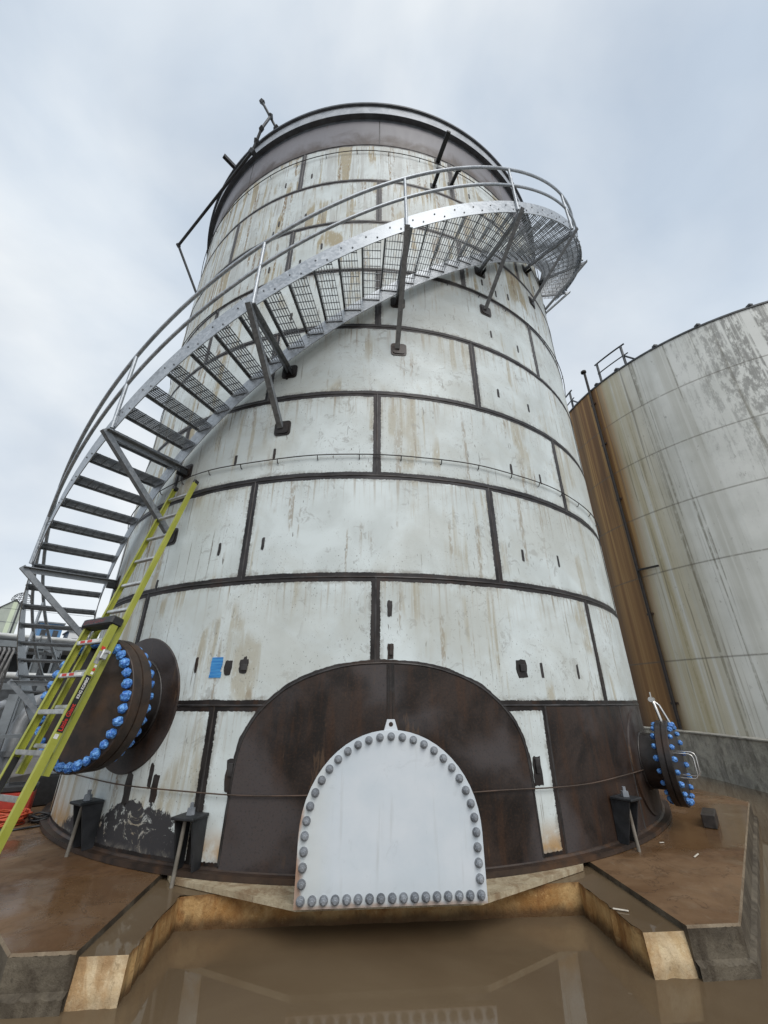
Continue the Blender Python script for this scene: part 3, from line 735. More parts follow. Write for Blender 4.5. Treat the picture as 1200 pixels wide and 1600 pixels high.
# ---- manways
def crumple(seed, r):
    bm = bmesh.new(); bmesh.ops.create_icosphere(bm, subdivisions=3, radius=1)
    for v in bm.verts:
        d = 1 + .22 * mnoise.noise(v.co * 1.8 + Vector((seed * 7.1, 0, 0))) + .13 * mnoise.noise(v.co * 4.5 + Vector((0, seed * 3.3, 0)))
        v.co = Vector((v.co.x * d * r, v.co.y * d * r, v.co.z * d * r * .92))
    bm.verts.index_update(); m = MB(); m.add([v.co for v in bm.verts], [[v.index for v in f.verts] for f in bm.faces], False); bm.free()
    return m
wraps = [crumple(i, .042).mesh('bolt_wrap', 'wrap') for i in range(4)]
wraps_s = [crumple(i + 9, .029).mesh('bolt_wrap', 'wrap') for i in range(3)]
def manway(az, z, neck, rf, rb, ro, t, nb, pad, wr, mat_f, axis=None):
    ax = az if axis is None else axis
    nrm = cp(ax, 1, 0); M = frame(cp(az, R, z), cp(ax + 90, 1, 0), (0, 0, 1), nrm)
    nk = MB(); nk.lathe(M, [(neck, -.30), (neck, rf - R - 2 * t)], 48)
    root = nk.build('manway', 'dark_steel', tank)
    d = rf - R
    fl = MB(); fl.lathe(M, [(neck, d - 2 * t - .006), (ro - .006, d - 2 * t - .006), (ro, d - 2 * t), (ro, d - t - .010), (ro - .012, d - t - .006), (ro - .012, d - t - .002)], 72); fl.build('flange', mat_f, root)
    cv = MB(); cv.lathe(M, [(ro - .014, d - t - .004), (ro - .004, d - t + .002), (ro, d - t + .006), (ro, d - .006), (ro - .006, d), (0, d)], 72); cv.build('cover_plate', mat_f, root)
    # pad that follows the shell
    pm = MB(); n = 64; vs = [on_shell(0, z, .016, az)]
    rings = (.35, .6, .8, 1.0)
    for q in rings:
        for i in range(n):
            a = 2 * math.pi * i / n; vs.append(on_shell(pad * q * math.cos(a), z + pad * q * math.sin(a), .016, az))
    fs = [(0, 1 + i, 1 + (i + 1) % n) for i in range(n)]
    for k in range(len(rings) - 1):
        fs += [(1 + k * n + i, 1 + (k + 1) * n + i, 1 + (k + 1) * n + (i + 1) % n, 1 + k * n + (i + 1) % n) for i in range(n)]
    pm.add(vs, fs, True)
    e = [on_shell(pad * math.cos(2 * math.pi * i / n), z + pad * math.sin(2 * math.pi * i / n), .016, az) for i in range(n)]
    e2 = [on_shell(pad * 1.012 * math.cos(2 * math.pi * i / n), z + pad * 1.012 * math.sin(2 * math.pi * i / n), -.001, az) for i in range(n)]
    pm.add(e + e2, [(i, n + i, n + (i + 1) % n, (i + 1) % n) for i in range(n)])
    sz_uv(pm).build('pad', 'bare', root)
    wd = MB(); wd.tube([on_shell(neck * 1.02 * math.cos(a), z + neck * 1.02 * math.sin(a), .022, az) for a in [2 * math.pi * i / 48 for i in range(48)]], .014, 6, True); wd.build('neck_weld', 'weld', root)
    for i in range(nb):
        a = 2 * math.pi * (i + .5) / nb; rr = rb
        for dd in (d + .016, d - 2 * t - .03):
            j = Matrix.Translation((rr * math.cos(a), rr * math.sin(a), dd)) @ Euler((random.uniform(0, 6), random.uniform(0, 6), random.uniform(0, 6))).to_matrix().to_4x4() @ Matrix.Scale(random.uniform(.88, 1.12), 4)
            link('bolt_wrap', random.choice(wr), root, M @ j)
    return root, M, d
mw1, M1, d1 = manway(-32, 1.243, .41, R + .545, .525, .58, .10, 32, .64, wraps, 'rust_steel', -22.5)
mw1['label'] = 'big round manway with rusty cover and blue wrapped bolts'
mw2, M2, d2 = manway(48, .606, .29, 4.925, .391, .435, .062, 20, .55, wraps_s, 'dark_steel')
mw2['label'] = 'small round manway with handles and blue wrapped bolts'
for sx in (-1, 1):
    m = MB(); x = sx * .12
    pts = [(x, .10, d2), (x, .10, d2 + .13), (x, .085, d2 + .155), (x, .06, d2 + .165), (x, -.10, d2 + .165), (x, -.125, d2 + .155), (x, -.14, d2 + .13), (x, -.14, d2)]
    m.tube([M2 @ Vector(q) for q in pts], .0075, 8); m.build('handle', 'stainless', mw2)
m = MB(); m.tube([M2 @ Vector(q) for q in ((-.03, .36, d2 - .06), (-.03, .62, d2 - .10), (-.01, .66, d2 - .12))], .018, 8)
m.tube([M2 @ Vector(q) for q in ((.05, .36, d2 + .02), (.03, .60, d2 - .06), (.02, .66, d2 - .12))], .014, 8)
m.tube([M2 @ Vector(q) for q in ((-.06, .665, d2 - .12), (.07, .665, d2 - .12))], .03, 10); m.tube([M2 @ Vector((.0, .665, d2 - .12)), M2 @ Vector((.0, .75, d2 - .12))], .008, 6)
m.build('davit_hinge', 'stainless', mw2)

# ---- anchor chairs
def chair(az, nut=True):
    n_ = cp(az, 1, 0); M = frame(cp(az, R, 0), cp(az + 90, 1, 0), (0, 0, 1), n_)
    m = MB(); w = .082; 
    side = [(.006, .005), (.19, .005), (.20, .36), (.006, .36)]
    for sx in (-1, 1):
        Ms = M @ frame((sx * w, 0, 0), (0, 0, 1), (0, 1, 0), (-1, 0, 0))
        m.prism([(.006, .005), (.10, .005), (.195, .36), (.006, .36)], Ms @ Matrix.Translation((0, 0, -.008)), .016)
    root = m.build('anchor_chair', 'lug_steel', tank)
    m = MB(); m.cbox(M @ Matrix.Translation((0, .373, .118)), .215, .024, .215, .006); m.build('top_plate', 'lug_steel', root)
    m = MB(); m.lathe(M @ Matrix.Translation((0, .386, .12)) @ Matrix.Rotation(rad(-90), 4, 'X'), [(0, .085), (.016, .085), (.016, .048), (.033, .048), (.036, 0)], 6, False); m.build('nut', 'bolt_steel', root)
    m = MB(); m.tube([M @ Vector((-.03, .36, .135)), M @ Vector((-.035, -.10, .165))], .016, 10); m.build('anchor_rod', 'rod', root)
for az in (-34.6, -18.1, 33.8): chair(az)

# ================================================================== SPIRAL STAIRCASE
stair = thing('spiral_staircase', 'galvanised spiral staircase wrapping up round the tall white tank', 'staircase', tuple(cp(-91, 5.1, -.04)))
ZB = lambda az: 6.58 + .0685 * (az - 4.6)
RI, RO = 4.700, 5.535
A0, A1 = -95.0, 86.0
def helix(r, dz, a0, a1, st=1.0):
    n = int((a1 - a0) / st); return [cp(a0 + (a1 - a0) * i / n, r, ZB(a0 + (a1 - a0) * i / n) + dz) for i in range(n + 1)]
def stringer(r, lo, hi, out, a0, a1):
    m = MB(); t = .010; n = int((a1 - a0)); rings = []
    for i in range(n + 1):
        a = a0 + (a1 - a0) * i / n; z = ZB(a)
        rings.append([cp(a, r, z + lo), cp(a, r, z + hi), cp(a, r + out * t, z + hi), cp(a, r + out * t, z + lo)])
    for j in range(4):
        vs = []
        for q in rings: vs += [q[j], q[(j + 1) % 4]]
        m.add(vs, [(2 * i, 2 * i + 2, 2 * i + 3, 2 * i + 1) for i in range(n)], True)
    m.add(rings[0], [(0, 1, 2, 3)]); m.add(rings[-1], [(3, 2, 1, 0)])
    return m
stringer(RO, .10, .385, 1, A0, A1).build('stringer', 'galv', stair)
stringer(RI, .04, .325, -1, A0, A1).build('stringer', 'galv', stair)
# treads: built once, lying along +X from RI to RO at y = 0 (leading edge towards -Y)
TL = RO - RI - .012; TD = .245
m = MB()
for i in range(7):
    y = -TD / 2 + .034 + i * (TD - .040) / 6
    m.abox(.006, TL - .006, y - .0025, y + .0025, -.0185, 0)
for i in range(8):
    x = .05 + i * (TL - .10) / 7
    m.abox(x - .0035, x + .0035, -TD / 2 + .02, TD / 2, -.010, .0015)
grat_me = m.mesh('grating', 'galv_dull')
m = MB(); m.abox(0, TL, -TD / 2 - .004, -TD / 2 + .001, -.036, .004); m.abox(0, TL, -TD / 2 + .0005, -TD / 2 + .022, -.001, .0035)
nos_me = m.mesh('tread', 'galv_dull')
m = MB(); m.abox(-.001, .005, -TD / 2 + .002, TD / 2, -.052, .004); end0 = m.mesh('end_plate', 'galv')
m = MB(); m.abox(TL - .005, TL + .001, -TD / 2 + .002, TD / 2, -.052, .004); end1 = m.mesh('end_plate', 'galv')
bm_ = MB(); bm_.lathe(I4, [(0, .012), (.010, .010), (.012, 0)], 6, False); boltl = bm_.mesh('bolt', 'bolt_steel')
az = -93.0; da = 3.09; k = 0
while az < 84.5:
    z = ZB(az) + .235
    ex = cp(az, 1, 0); ey = cp(az + 90, 1, 0)
    M = frame(ex * (RI + .006) + Vector((0, 0, z)), ex, ey, (0, 0, 1))
    tr = link('tread', nos_me, stair, M)
    link('grating', grat_me, tr, M); link('end_plate', end0, tr, M); link('end_plate', end1, tr, M)
    for db in (-.7, .75):
        a2 = az + db; link('bolt', boltl, tr, frame(cp(a2, RO + .010, z - .012), cp(a2 + 90, 1, 0), (0, 0, 1), cp(a2, 1, 0)))
    az += da; k += 1
# brackets
BR = [-88.2, -69.6, -51.0, -32.4, -14.0, 4.6, 23.2, 41.8, 60.4, 79.0]
for az in BR:
    z = ZB(az); up = Vector((0, 0, 1)); e = cp(az + 90, 1, 0)
    wall, tip, low = cp(az, R + .014, z), cp(az, RO + .085, z), cp(az, R + .014, z - .93)
    m = MB(); m.angle(wall, tip, .068, .009, up, 1, 1); br = m.build('bracket', 'galv_dull', stair)
    m = MB(); off = e * -.040; dirv = (low - tip).normalized()
    m.angle(tip + off + dirv * -.02 + Vector((0, 0, .02)), low + off * .6, .066, .009, e, 1, 1); m.build('brace', 'galv_dull', br)
    for q, nm in ((wall, 0), (low, 1)):
        Mf = frame(cp(az, R + .001, q.z - .01), e, up, cp(az, 1, 0))
        mm = MB(); rp = lambda w, c: [(w - c, -w), (w - .3 * c, -w + .3 * c), (w, -w + c), (w, w - c), (w - .3 * c, w - .3 * c), (w - c, w), (-w + c, w), (-w + .3 * c, w - .3 * c), (-w, w - c), (-w, -w + c), (-w + .3 * c, -w + .3 * c), (-w + c, -w)]
        mm.prism(rp(.108, .04), Mf, .008); mm.prism(rp(.082, .03), Mf @ Matrix.Translation((0, 0, .008)), .010); mm.build('wall_pad', 'dark_steel', br)
        mm = MB()
        for sx in (-1, 1): mm.bar(cp(az, R + .02, q.z - .045) + e * sx * .038, cp(az, R + .12, q.z - .045) + e * sx * .038, .012, .07, up)
        if nm == 0: mm.build('clip', 'lug_steel', br)
# handrail
RR = 5.562
rl0 = -93.5
m = MB(); m.tube(helix(RR, 1.235, rl0, A1, 1.5), .0235, 10); m.build('top_rail', 'galv', stair)
m = MB(); m.tube(helix(RR, .775, rl0, A1, 1.5), .0215, 10); m.build('mid_rail', 'galv', stair)
for az in [-93.0] + BR:
    a = az - .35
    m = MB(); m.tube([cp(a, RR + .004, ZB(a) + .115), cp(a, RR, ZB(a) + 1.23)], .0215, 10)
    m.box(frame(cp(a, RO + .016, ZB(a) + .22), cp(a + 90, 1, 0), (0, 0, 1), cp(a, 1, 0)), .05, .16, .008)
    m.build('rail_post', 'galv', stair)

# ================================================================== CABLES ROUND THE TANK
def cable_ring(z, r, label, mat, arcs, clips, sag=0.0, rad_=.007):
    o = None
    t_ = thing('cable_ring', label, 'cable', tuple(cp(0, R + r, z)))
    for a0, a1 in arcs:
        n = int((a1 - a0) / 2); m = MB()
        m.tube([cp(a0 + (a1 - a0) * i / n, R + r, z + sag * mnoise.noise(Vector((i * .15, z, 0)))) for i in range(n + 1)], rad_, 6); m.build('cable', mat, t_)
    for a in clips:
        m = MB(); zz = z + sag * mnoise.noise(Vector(((a - arcs[0][0]) / 2 * .15, z, 0)))
        m.tube([cp(a, R - .002, zz - .05), cp(a, R + .02, zz - .045), cp(a, R + r + .008, zz)], .006, 6); m.build('clip', mat, t_)
    return t_
cable_ring(3.90, .035, 'thin dark cable ring at mid height crossing below the second stair bracket', 'cable_dark', [(-100, 100)], [-45 + 6.2 * i for i in range(18)], .03)
cable_ring(7.23, .035, 'thin dark cable ring just below the upper stair flight', 'cable_dark', [(-100, 100)], [-42 + 7.1 * i for i in range(15)], .02)
cable_ring(10.62, .035, 'thin dark cable ring just under the bare steel top course', 'cable_dark', [(-100, 100)], [-56 + 7.4 * i for i in range(16)], .03)
cable_ring(.53, .032, 'rusty cable stretched low round the tank behind the arched door', 'cable', [(-70, -3.2), (8.4, 62)], [], .02, .006)

# ================================================================== THINGS ON AND NEAR THE TANK
tm = MB(); vs = []
w_, h_ = .125, .19; NTX = 10
rows = 7
for r_ in range(rows):
    za = 1.555 - h_ / 2 + h_ * r_ / rows; zb_ = za + h_ / rows - .001
    xo0, xo1 = random.uniform(-.006, .006), random.uniform(-.008, .008)
    a = [on_shell(-w_ / 2 + xo0, za, .006 + .001 * (r_ % 2), -19.0), on_shell(w_ / 2 + xo1, za, .006 + .001 * (r_ % 2), -19.0), on_shell(w_ / 2 + xo1, zb_, .0065, -19.0), on_shell(-w_ / 2 + xo0, zb_, .0065, -19.0)]
    b = [on_shell(-w_ / 2 + xo0, za, .001, -19.0), on_shell(w_ / 2 + xo1, za, .001, -19.0), on_shell(w_ / 2 + xo1, zb_, .001, -19.0), on_shell(-w_ / 2 + xo0, zb_, .001, -19.0)]
    tm.add(a + b, [(0, 1, 2, 3), (0, 4, 5, 1), (1, 5, 6, 2), (2, 6, 7, 3), (3, 7, 4, 0)])
tag(tm.build('tape_patch', 'tape'), 'square patch of bright blue tape stuck on the white tank', 'tape')

# scaffold tubes hanging over the rim, upper left
sc = thing('scaffold_tubes', 'dark scaffold tubes clamped over the rim of the tall tank, upper left', 'scaffold', (-2.02, -4.16, 12.2))
Pq = lambda *a: Vector(a)
A_, B_, J_, K_, C_, D_ = Pq(-2.46, -4.33, 13.0), Pq(-2.04, -4.11, 12.2), Pq(-2.24, -4.27, 12.55), Pq(-2.54, -4.08, 11.55), Pq(-4.60, -2.43, 11.0), Pq(-4.17, -1.97, 10.0)
for a, b in ((A_, B_), (J_, Pq(-2.36, -4.28, 12.0)), (Pq(-2.36, -4.28, 12.0), K_), (K_, C_), (C_, D_)):
    m = MB(); m.tube([a, b], .028 if a != K_ else .03, 8); m.build('tube', 'grey_dark', sc)
for q, s_ in ((A_, .05), (J_, .05), (Pq(-2.12, -4.16, 12.34), .055), (Pq(-2.36, -4.28, 12.0), .05), (K_, .06), (C_, .045), (Pq(-2.46, -4.17, 11.76), .05)):
    m = MB(); m.cbox(Matrix.Translation(q) @ Euler((.5, .7, random.uniform(0, 3))).to_matrix().to_4x4(), s_ * 2, s_ * 1.5, s_ * 1.7, .012); m.build('coupler', 'grey_dark', sc)

# ---- ladder
ld = thing('combination_ladder', 'yellow-green fibreglass ladder leaning against the tank on the left', 'ladder', (-2.75, -4.85, -.04))
Dn = Vector((-.105, -.235, -1)).normalized()                     # down along the rails
Wd = Vector((.875, -.484, 0)); Wd = (Wd - Dn * Wd.dot(Dn)).normalized()
Nf = Wd.cross(Dn).normalized()
if Nf.y > 0: Nf = -Nf                                            # front, away from the tank
def rail(base, l0, l1, side, wide, deep, t=.005):
    """C channel: web outside, flanges front and back; base = point on the rail centre line"""
    m = MB(); p0, p1 = base + Dn * l0, base + Dn * l1; o_ = Wd * side
    m.bar(p0 + o_ * wide / 2, p1 + o_ * wide / 2, t, deep, Nf)
    for q in (-1, 1): m.bar(p0 + Nf * q * (deep - t) / 2 - o_ * .0005, p1 + Nf * q * (deep - t) / 2 - o_ * .0005, wide - t * .2, t, Nf)
    return m
upR, upL = Vector((-2.24, -4.12, 3.57)), Vector((-2.24, -4.12, 3.57)) - Wd * .335
for b_, s_ in ((upR + Wd * .018, 1), (upL - Wd * .018, -1)):
    rail(b_, -.20, 2.95, s_, .025, .052).build('rail', 'yellow', ld)
    m = MB(); m.cbox(frame(b_ + Dn * -.205 - Nf * .005, Wd, Nf, -Dn), .038, .068, .06, .009); m.build('end_cap', 'black_plastic', ld)
for i in range(10):
    m = MB(); c0 = upL + Dn * .305 * i; m.bar(c0 - Wd * .004, c0 + Wd * .339, .032, .028, Nf); m.bar(c0 + Nf * .0162 - Wd * .002, c0 + Wd * .337 + Nf * .0162, .022, .004, Nf); m.build('rung', 'aluminium', ld)
loR = Vector((-2.45, -4.64, 1.76)); loL = loR - Wd * .37
for b_, s_ in ((loR + Wd * .026, 1), (loL - Wd * .020, -1)):
    rr_ = rail(b_, -.19, 1.83, s_, .028, .060, .005).build('rail', 'yellow', ld)
    if s_ == 1:
        Mw = frame(b_ + Wd * .0168 + Dn * .55, -Dn, Nf, Wd)   # x up the rail, y to the front, z outward
        def decal(x0, x1, y0, y1, mat, z=.0012):
            q = MB(); q.box(Mw @ Matrix.Translation(((x0 + x1) / 2, (y0 + y1) / 2, z / 2)), x1 - x0, y1 - y0, z); q.build('decal', mat, rr_)
        decal(-.215, .235, -.026, .024, 'decal_black')
        decal(-.262, -.228, -.008, .024, 'decal_white')
        decal(.34, .45, -.022, .020, 'decal_grey'); decal(.465, .495, -.018, .018, 'decal_red')
        def text(s, x, size, mat, y=-.018, sx=1.0, shear=0.0, bold=.0):
            cu = bpy.data.curves.new('text', 'FONT'); cu.body = s; cu.size = size; cu.extrude = .0004; cu.offset = bold; cu.shear = shear; cu.align_x = 'LEFT'
            tmp = bpy.data.objects.new('tmp', cu); COL.objects.link(tmp)
            dg = bpy.context.evaluated_depsgraph_get(); me = bpy.data.meshes.new_from_object(tmp.evaluated_get(dg)); me.materials.clear(); me.materials.append(MAT[mat])
            bpy.data.objects.remove(tmp)
            return me, Matrix.Translation((x, y, .002)) @ Matrix.Scale(sx, 4, (1, 0, 0))
        me, Mt = text('Little Giant', -.205, .050, 'decal_red', -.015, .90, 0, .0010); link('lettering', me, rr_, Mw @ Mt)
        me, Mt = text('KING KOMBO', .045, .034, 'decal_white', -.012, .80, 0, .0008); link('lettering', me, rr_, Mw @ Mt)
        for xx in (.25, .28, .31): decal(xx, xx + .022, -.024, -.002, 'decal_white' if xx != .28 else 'decal_red')
    else:
        m = MB(); m.bar(b_ + Wd * .012 + Dn * .95, b_ + Wd * .012 + Dn * 1.5, .02, .05, Nf); m.build('grip', 'grip_rubber', rr_)
    m = MB(); m.cbox(frame(b_ + Dn * 1.81, Wd, Nf, -Dn), .05, .10, .07, .01); m.build('foot', 'black_plastic', ld)
for i in range(7):
    c0 = loL + Dn * .305 * i - Wd * .005
    m = MB(); m.bar(c0, c0 + Wd * .385, .055, .028, Vector((0, 0, 1)) ); m.bar(c0 + Nf * .030, c0 + Wd * .385 + Nf * .030, .006, .032, Vector((0, 0, 1)));
    rg = m.build('rung', 'aluminium', ld)
    if i in (0, 1):
        for x_, l_, mt in ((.03, .32, 'decal_white'),):
            q = MB(); q.bar(c0 + Wd * x_ + Nf * .0342, c0 + Wd * (x_ + l_) + Nf * .0342, .0015, .026, Vector((0, 0, 1))); q.build('stripe', mt, rg)
        for x_ in (.06, .17):
            q = MB(); q.bar(c0 + Wd * x_ + Nf * .0357, c0 + Wd * (x_ + .07) + Nf * .0357, .0015, .022, Vector((0, 0, 1))); q.build('stripe', 'decal_red', rg)
ctr = (loR + loL) / 2 + Dn * -.20
Mc = frame(ctr + Dn * .01, Wd, Nf, -Dn)
m = MB(); m.cbox(Mc, .475, .12, .085, .014); cap = m.build('top_cap', 'black_plastic', ld)
me, Mt = text('LITTLE GIANT', 0, .05, 'decal_dark_red', 0, 1.05)
link('lettering', me, cap, Mc @ frame((-.20, .0605, -.018), (1, 0, 0), (0, 0, 1), (0, 1, 0)) @ Matrix.Scale(1.05, 4, (1, 0, 0)))
for sx in (-1, 1):
    m = MB(); m.cbox(frame(ctr + Wd * sx * .236 + Dn * .32 - Nf * .03, Wd, Nf, -Dn), .035, .06, .09, .008); m.tube([ctr + Wd * sx * .22 + Dn * .30 - Nf * .04, ctr + Wd * sx * .29 + Dn * .30 - Nf * .04], .012, 8); m.build('latch', 'aluminium', ld)

# ---- loose things
m = MB(); Mb = Matrix.Translation((4.00, -3.08, .025)) @ Matrix.Rotation(rad(50), 4, 'Z')
m.cbox(Mb, .42, .13, .13, .008); tag(m.build('timber_block', 'timber'), 'short dark timber block lying on the wet slab at right', 'block')
for i, (x, y, a, l, lab) in enumerate(((3.05, -4.10, 40, .13, 'pale stick lying on the wet slab nearest the timber block'), (2.98, -3.72, 5, .05, 'tiny pale chip on the slab near the right anchor chair'),
                                  (1.80, -5.02, -25, .10, 'pale splinter floating on the right trench ledge'), (-1.72, -4.98, 60, .07, 'pale splinter floating on the left trench ledge'))):
    m = MB(); z = -.036 if i < 2 else -.074
    m.cbox(Matrix.Translation((x, y, z + .004)) @ Matrix.Rotation(rad(a), 4, 'Z'), l, .014, .008, .003); tag(m.build('wood_splinter', 'debris'), lab, 'debris')

# ================================================================== SECOND TANK, RIGHT
C2 = (14.62, 5.03); R2 = 6.48
t2 = thing('storage_tank', 'wide old white tank with rust-brown run-off stains, right', 'tank', (C2[0], C2[1], -.62))
face = math.degrees(math.atan2(0 - C2[0], -(-8.7 - C2[1])))           # azimuth of the side that faces the camera
LV = [-.62, .44, 2.27, 4.70, 6.53, 8.36, 10.18, 12.02]
for k in range(len(LV) - 1):
    off = (k % 2) * 12 + (5 if k == 5 else 0)
    for i in range(15):
        a0 = -180 + 24 * i + off
        pm = curved_plate(a0, a0 + 24, LV[k] + .002, LV[k + 1] - .002, R2, C2, 8)
        # running metres measured from the pipe
        c0 = face
        uvs = []
        for x, y, z in pm.v:
            a = math.degrees(math.atan2(x - C2[0], -(y - C2[1]))) - c0; a = (a + 180) % 360 - 180
            uvs.append((rad(a) * R2, z))
        pm.uvs['sz'] = uvs; pm.build('shell_plate', 'tank2', t2)
m = MB(); m.lathe(Matrix.Translation((*C2, 0)), [(R2 - .02, 12.0), (R2 + .03, 12.0), (R2 + .03, 12.06), (R2 - .1, 12.07), (0, 12.6)], 128); m.build('roof', 'grey_dark', t2)
def P2(a, r, z): return cp(a + face, r, z) + Vector((C2[0], C2[1], 0))

AD = lambda s: math.degrees(s / R2)
m = MB(); m.tube([P2(AD(-3.06), R2 + .055, z) for z in (.3, 3, 6, 9, 12.0, 12.95)], .045, 10)
m.tube([P2(AD(-3.06), R2 + .09, 12.93), P2(AD(-3.06), R2 + .09, 13.0)], .10, 10); m.build('stand_pipe', 'pipe_black', t2)
m = MB(); m.bar(P2(AD(-3.06), R2 + .09, 4.93), P2(AD(-2.35), R2 + .12, 4.87), .05, .05); m.build('pipe_arm', 'pipe_black', t2)
for z in (1.2, 3.6, 7.4, 9.6, 11.4):
    m = MB(); m.bar(P2(AD(-3.16), R2 + .02, z), P2(AD(-2.96), R2 + .02, z), .05, .06); m.build('pipe_clip', 'rust_steel', t2)
for s0, s1, zt in ((-2.62, -1.42, .88), (-5.0, -3.95, .8)):
    gr = MB(); a0, a1 = AD(s0), AD(s1)
    gr.tube([P2(a0 + (a1 - a0) * i / 6, R2 - .02, 12.06 + zt) for i in range(7)], .03, 8)
    root = gr.build('guard_rail', 'grey_dark', t2)
    m = MB(); m.tube([P2(a0 + (a1 - a0) * i / 6 + .3, R2 - .02, 12.06 + zt * .48) for i in range(7)], .022, 8); m.build('mid_rail', 'grey_dark', root)
    for a in (a0 + .8, a1 - 1.2):
        m = MB(); m.bar(P2(a, R2 - .02, 12.05), P2(a, R2 - .02, 12.06 + zt), .06, .06, (1, 0, 0)); m.build('rail_post', 'grey_dark', root)
    m = MB(); m.bar(P2(a1 - 1.0, R2 - .02, 12.06 + zt * .45), P2(a1 + 1.6, R2 - .05, 12.06), .05, .05, (1, 0, 0)); m.build('rail_brace', 'grey_dark', root)
for s_ in (-2.75, -1.9, -.6, .6, 1.9):
    m = MB(); m.cbox(Matrix.Translation(P2(AD(s_), R2 - .02, 12.10)), .14, .14, .10, .02); m.build('roof_clip', 'grey_dark', t2)

# containment wall at the right
wl = thing('containment_wall', 'low mossy grey concrete wall in front of the stained tank', 'wall', (7.6, 2.5, -.6))
m = MB(); wp = [Vector((6.75, -3.6, 0)), Vector((7.37, -.45, 0)), Vector((7.58, 1.4, 0)), Vector((7.70, 4.2, 0)), Vector((7.78, 9.5, 0))]
off = Vector((.98, -.17, 0)) * .22; n = 60; vs = []
for i in range(n + 1):
    q = i / n * (len(wp) - 1); k = min(int(q), len(wp) - 2); a = wp[k].lerp(wp[k + 1], q - k)
    j = Vector((random.uniform(-.012, .012), 0, random.uniform(-.012, .008)))
    vs += [a + Vector((0, 0, -.6)), a + Vector((0, 0, .18)) + j, a + Vector((0, 0, .57)), a + off + Vector((0, 0, .575)), a + off + Vector((0, 0, -.6))]
m.add(vs, [(5 * i + j, 5 * i + j + 1, 5 * i + 6 + j, 5 * i + 5 + j) for i in range(n) for j in range(4)]); m.build('wall', 'wall_concrete', wl)
m = MB(); vs = []
for i in range(n + 1):
    q = i / n * (len(wp) - 1); k = min(int(q), len(wp) - 2); a = wp[k].lerp(wp[k + 1], q - k)
    vs += [a + Vector((-.03, 0, .576)), a + off + Vector((.03, 0, .581)), a + off + Vector((.03, 0, .605)), a + Vector((-.03, 0, .60))]
m.add(vs, [(4 * i + j, 4 * i + (j + 1) % 4, 4 * i + 4 + (j + 1) % 4, 4 * i + 4 + j) for i in range(n) for j in range(4)]); m.build('coping', 'wall_concrete', wl)

# ================================================================== YARD, LEFT
sp = thing('support_post', 'grey box column with round drain pipe under the lowest stair flight', 'column', (-5.95, -.75, -.16))
m = MB(); m.bar((-5.98, -.85, -.4), (-5.98, -.85, 1.36), .13, .13, (1, .6, 0)); m.build('column', 'grey_paint', sp)
m = MB(); m.tube([(-5.95, -.55, -.4), (-5.95, -.55, .9), (-5.9, -.40, 1.25), (-5.7, .2, 1.4)], .11, 14); m.build('pipe', 'pipe_grey', sp)
m = MB(); m.tube([(-5.95, -.55, .42), (-5.95, -.55, .50)], .15, 14); m.build('pipe_flange', 'pipe_grey', sp)

rk = thing('pipe_rack', 'grey steel pipe rack behind the lower stairs', 'pipe rack', (-9, 4, -.16))
for x, y in ((-10.8, 2.6), (-9.4, 4.0), (-8.0, 5.4), (-12.2, 5.4), (-10.8, 6.8)):
    m = MB(); m.bar((x, y, -.2), (x, y, 3.0), .16, .012, (1, 1, 0), (0, .08)); m.bar((x, y, -.2), (x, y, 3.0), .16, .012, (1, 1, 0), (0, -.08)); m.bar((x, y, -.2), (x, y, 3.0), .012, .148, (1, 1, 0)); m.build('column', 'grey_paint', rk)
for z in (1.62, 2.7):
    for a, b in (((-10.8, 2.6), (-12.2, 5.4)), ((-9.4, 4.0), (-10.8, 6.8)), ((-11.2, 2.2), (-7.6, 5.8))):
        m = MB(); m.bar((*a, z), (*b, z), .14, .16); m.build('beam', 'grey_paint', rk)
for a, b in (((-10.8, 2.6, .2), (-9.4, 4.0, 1.5)), ((-9.4, 4.0, .2), (-8.0, 5.4, 1.5))):
    m = MB(); m.bar(a, b, .08, .08); m.build('brace', 'grey_paint', rk)
for (o, z, r, mt, lab) in ((0.0, 1.90, .075, 'pipe_white', 'white horizontal pipe lowest on the rack behind the stairs'), (.5, 1.86, .05, 'pipe_grey', 'thin grey pipe beside the white pipe on the rack'), (.1, 2.92, .055, 'pipe_white', 'thin white pipe on the top beam of the rack'), (1.1, 2.98, .10, 'pipe_grey', 'thick grey pipe on the top beam of the rack')):
    d_ = Vector((.707, .707, 0)); nrm = Vector((-.707, .707, 0)); c0 = Vector((-9.6, 3.7, z)) + nrm * o
    m = MB(); m.tube([c0 - d_ * 4.5, c0 + d_ * 4.5], r, 12); tag(m.build('pipe', mt), lab, 'pipe')

hb = thing('hose_bundle', 'bundle of grey hoses draped over a rail at the far left', 'hoses', (-8.1, 1.4, -.16))
for i in range(6):
    x, y = -8.42 + .065 * i, 1.20 + .05 * i
    m = MB(); m.tube([(x - .25, y + .35, 1.0), (x - .16, y + .2, 2.0), (x - .05, y + .05, 2.36), (x + .04, y - .03, 2.30), (x + .02, y - .10, 1.8), (x - .02, y - .08, 1.0), (x, y, -.1)], .024, 8); m.build('hose', 'hose_grey', hb)
m = MB(); m.bar((-9.2, .7, 2.28), (-7.6, 2.0, 2.28), .06, .06); m.build('rail', 'grey_dark', hb)
for x, y in ((-9.1, .78), (-7.7, 1.92)):
    m = MB(); m.bar((x, y, -.2), (x, y, 2.3), .07, .07, (1, 0, 0)); m.build('post', 'grey_dark', hb)

